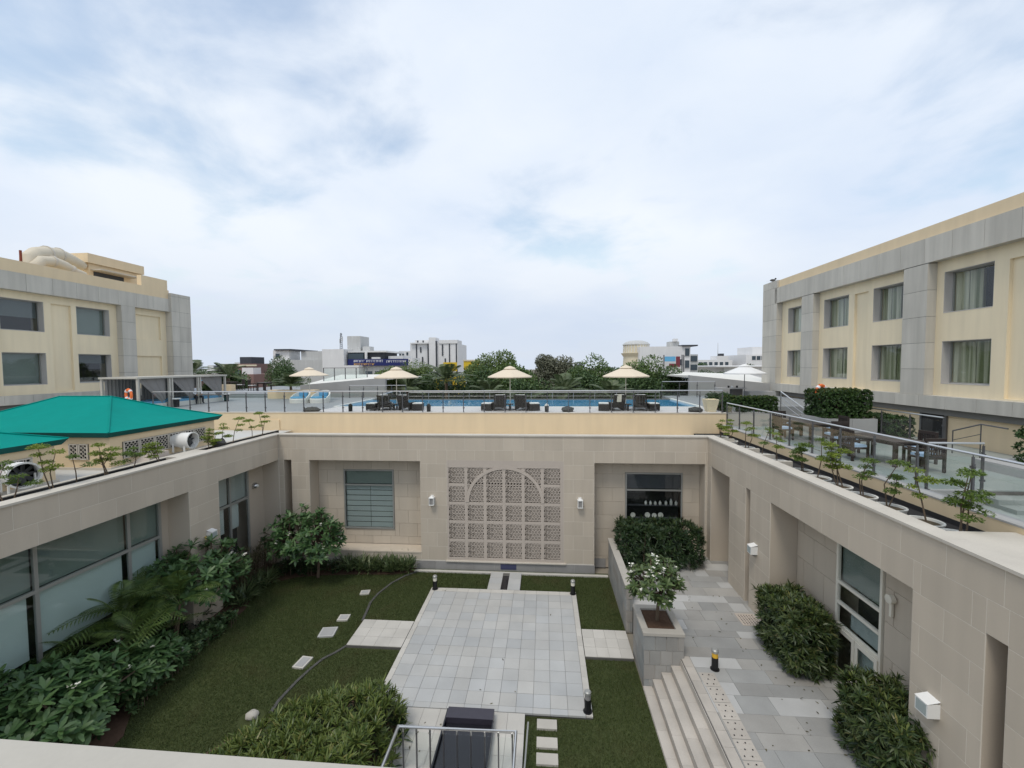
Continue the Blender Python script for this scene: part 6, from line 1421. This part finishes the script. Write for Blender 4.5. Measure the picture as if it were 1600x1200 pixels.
o = MB().cyl((67, 168, 10), (67, 168, 17.3), .18, .06, 6).build('radio_mast', 'city_grey'); tag(o, 'thin far mast above the pale offices', 'mast')
block('white banquet roof building behind the white parasol', 'hall_building', 38, 62, 92, 110, 8.4, 'city_white', [], [('roof_slab', 'city_white', 36, 64, 91, 111, 8.4, 8.7)])
block('dark brick building with roof room left of the pool', 'brick_building', -65, -57.5, 80, 92, 9.8, 'city_brick', ws([-64, -62, -60], 1.0, 7.2, 8.6), [('roof_room', 'city_dark', -62.5, -60, 82, 86, 9.8, 11.2), ('parapet', 'city_cream', -65.1, -57.4, 79.8, 80, 9.3, 9.6)])
block('low building with blue awning left of the white block', 'shop_building', -58, -48, 66, 74, 7.9, 'city_brick', ws([-53, -51], 1.0, 6.2, 7.3), [('awning', 'sign_sky', -57.5, -53, 65.2, 66, 6.9, 7.3), ('roof_room', 'city_white', -51.5, -49.5, 68, 70, 7.9, 9.0)])
rr = random.Random(9)
ORD = ('first', 'second', 'third', 'fourth', 'fifth', 'sixth')
for side, azs in (('between the left tower and the white block', [-43, -40.5, -38, -36, -34, -32]), ('between the white apartments and the right tower', [18.5, 20.5, 22.5, 24.5, 26.5])):
    for i, az_ in enumerate(azs):                           # rooftops on the horizon
        a_ = R(az_); d_ = rr.uniform(190, 330); x, y_ = d_*math.sin(a_), d_*math.cos(a_); w_ = rr.uniform(7, 13); h = rr.uniform(7.6, 10.2)
        pal = rr.choice(('city_white', 'city_grey', 'city_cream', 'city_white')); nm = {'city_white': 'white', 'city_grey': 'grey', 'city_cream': 'cream'}[pal]
        block('far %s rooftop %s, %s from the left' % (nm, side, ORD[i]), 'far_house', x-w_/2, x+w_/2, y_, y_+14, h, pal, [(x-w_/2+1+k*2.6, x-w_/2+2.2+k*2.6, h-2.4, h-1.0) for k in range(int((w_-2)/2.6))], [('roof_room', 'city_grey', x-1.5, x+1.5, y_+3, y_+7, h, h+rr.uniform(1, 2.0)), ('roof_tank', 'city_dark', x+2, x+3.1, y_+3, y_+4.2, h, h+1.3)], 'rooftops on the horizon')
for side, azs in (('between the left tower and the white block', [-41, -36.5]), ('between the white apartments and the right tower', [19.5, 23.5]), ('above the pool tree row', [-4, 4, 9])):
    for i, az_ in enumerate(azs):
        a_ = R(az_); d_ = rr.uniform(120, 165); tree('far tree %s, %s from the left' % (side, ORD[i]), (d_*math.sin(a_), d_*math.cos(a_), 0), rr.uniform(8.4, 10), (rr.uniform(5, 8), 4, 3.4), 'leaf_tree_dark', 3000, 800+int(az_*10), .5, 16, 'far trees on the horizon', .3)
t = thing('bird', 'small dark bird perched on the end tower of the curtained wing', 'bird', (17.2, 33.3, 15.2))
MB().blob((0, 0, .16), .12, (1.7, .8, .8), 8, 6, .03).blob((.2, 0, .27), .07, (1, 1, 1), 8, 5, 0).add([(-.15, -.04, .15), (-.15, .04, .15), (-.42, .05, .08), (-.42, -.05, .08)], [(0, 1, 2, 3)]).add([(.26, -.015, .27), (.26, .015, .27), (.33, 0, .26)], [(0, 1, 2)]).build('body', 'rock', t, True)
MB().cyl((.02, -.03, 0), (.02, -.03, .1), .008, n=4).cyl((.02, .03, 0), (.02, .03, .1), .008, n=4).build('legs', 'black', t)
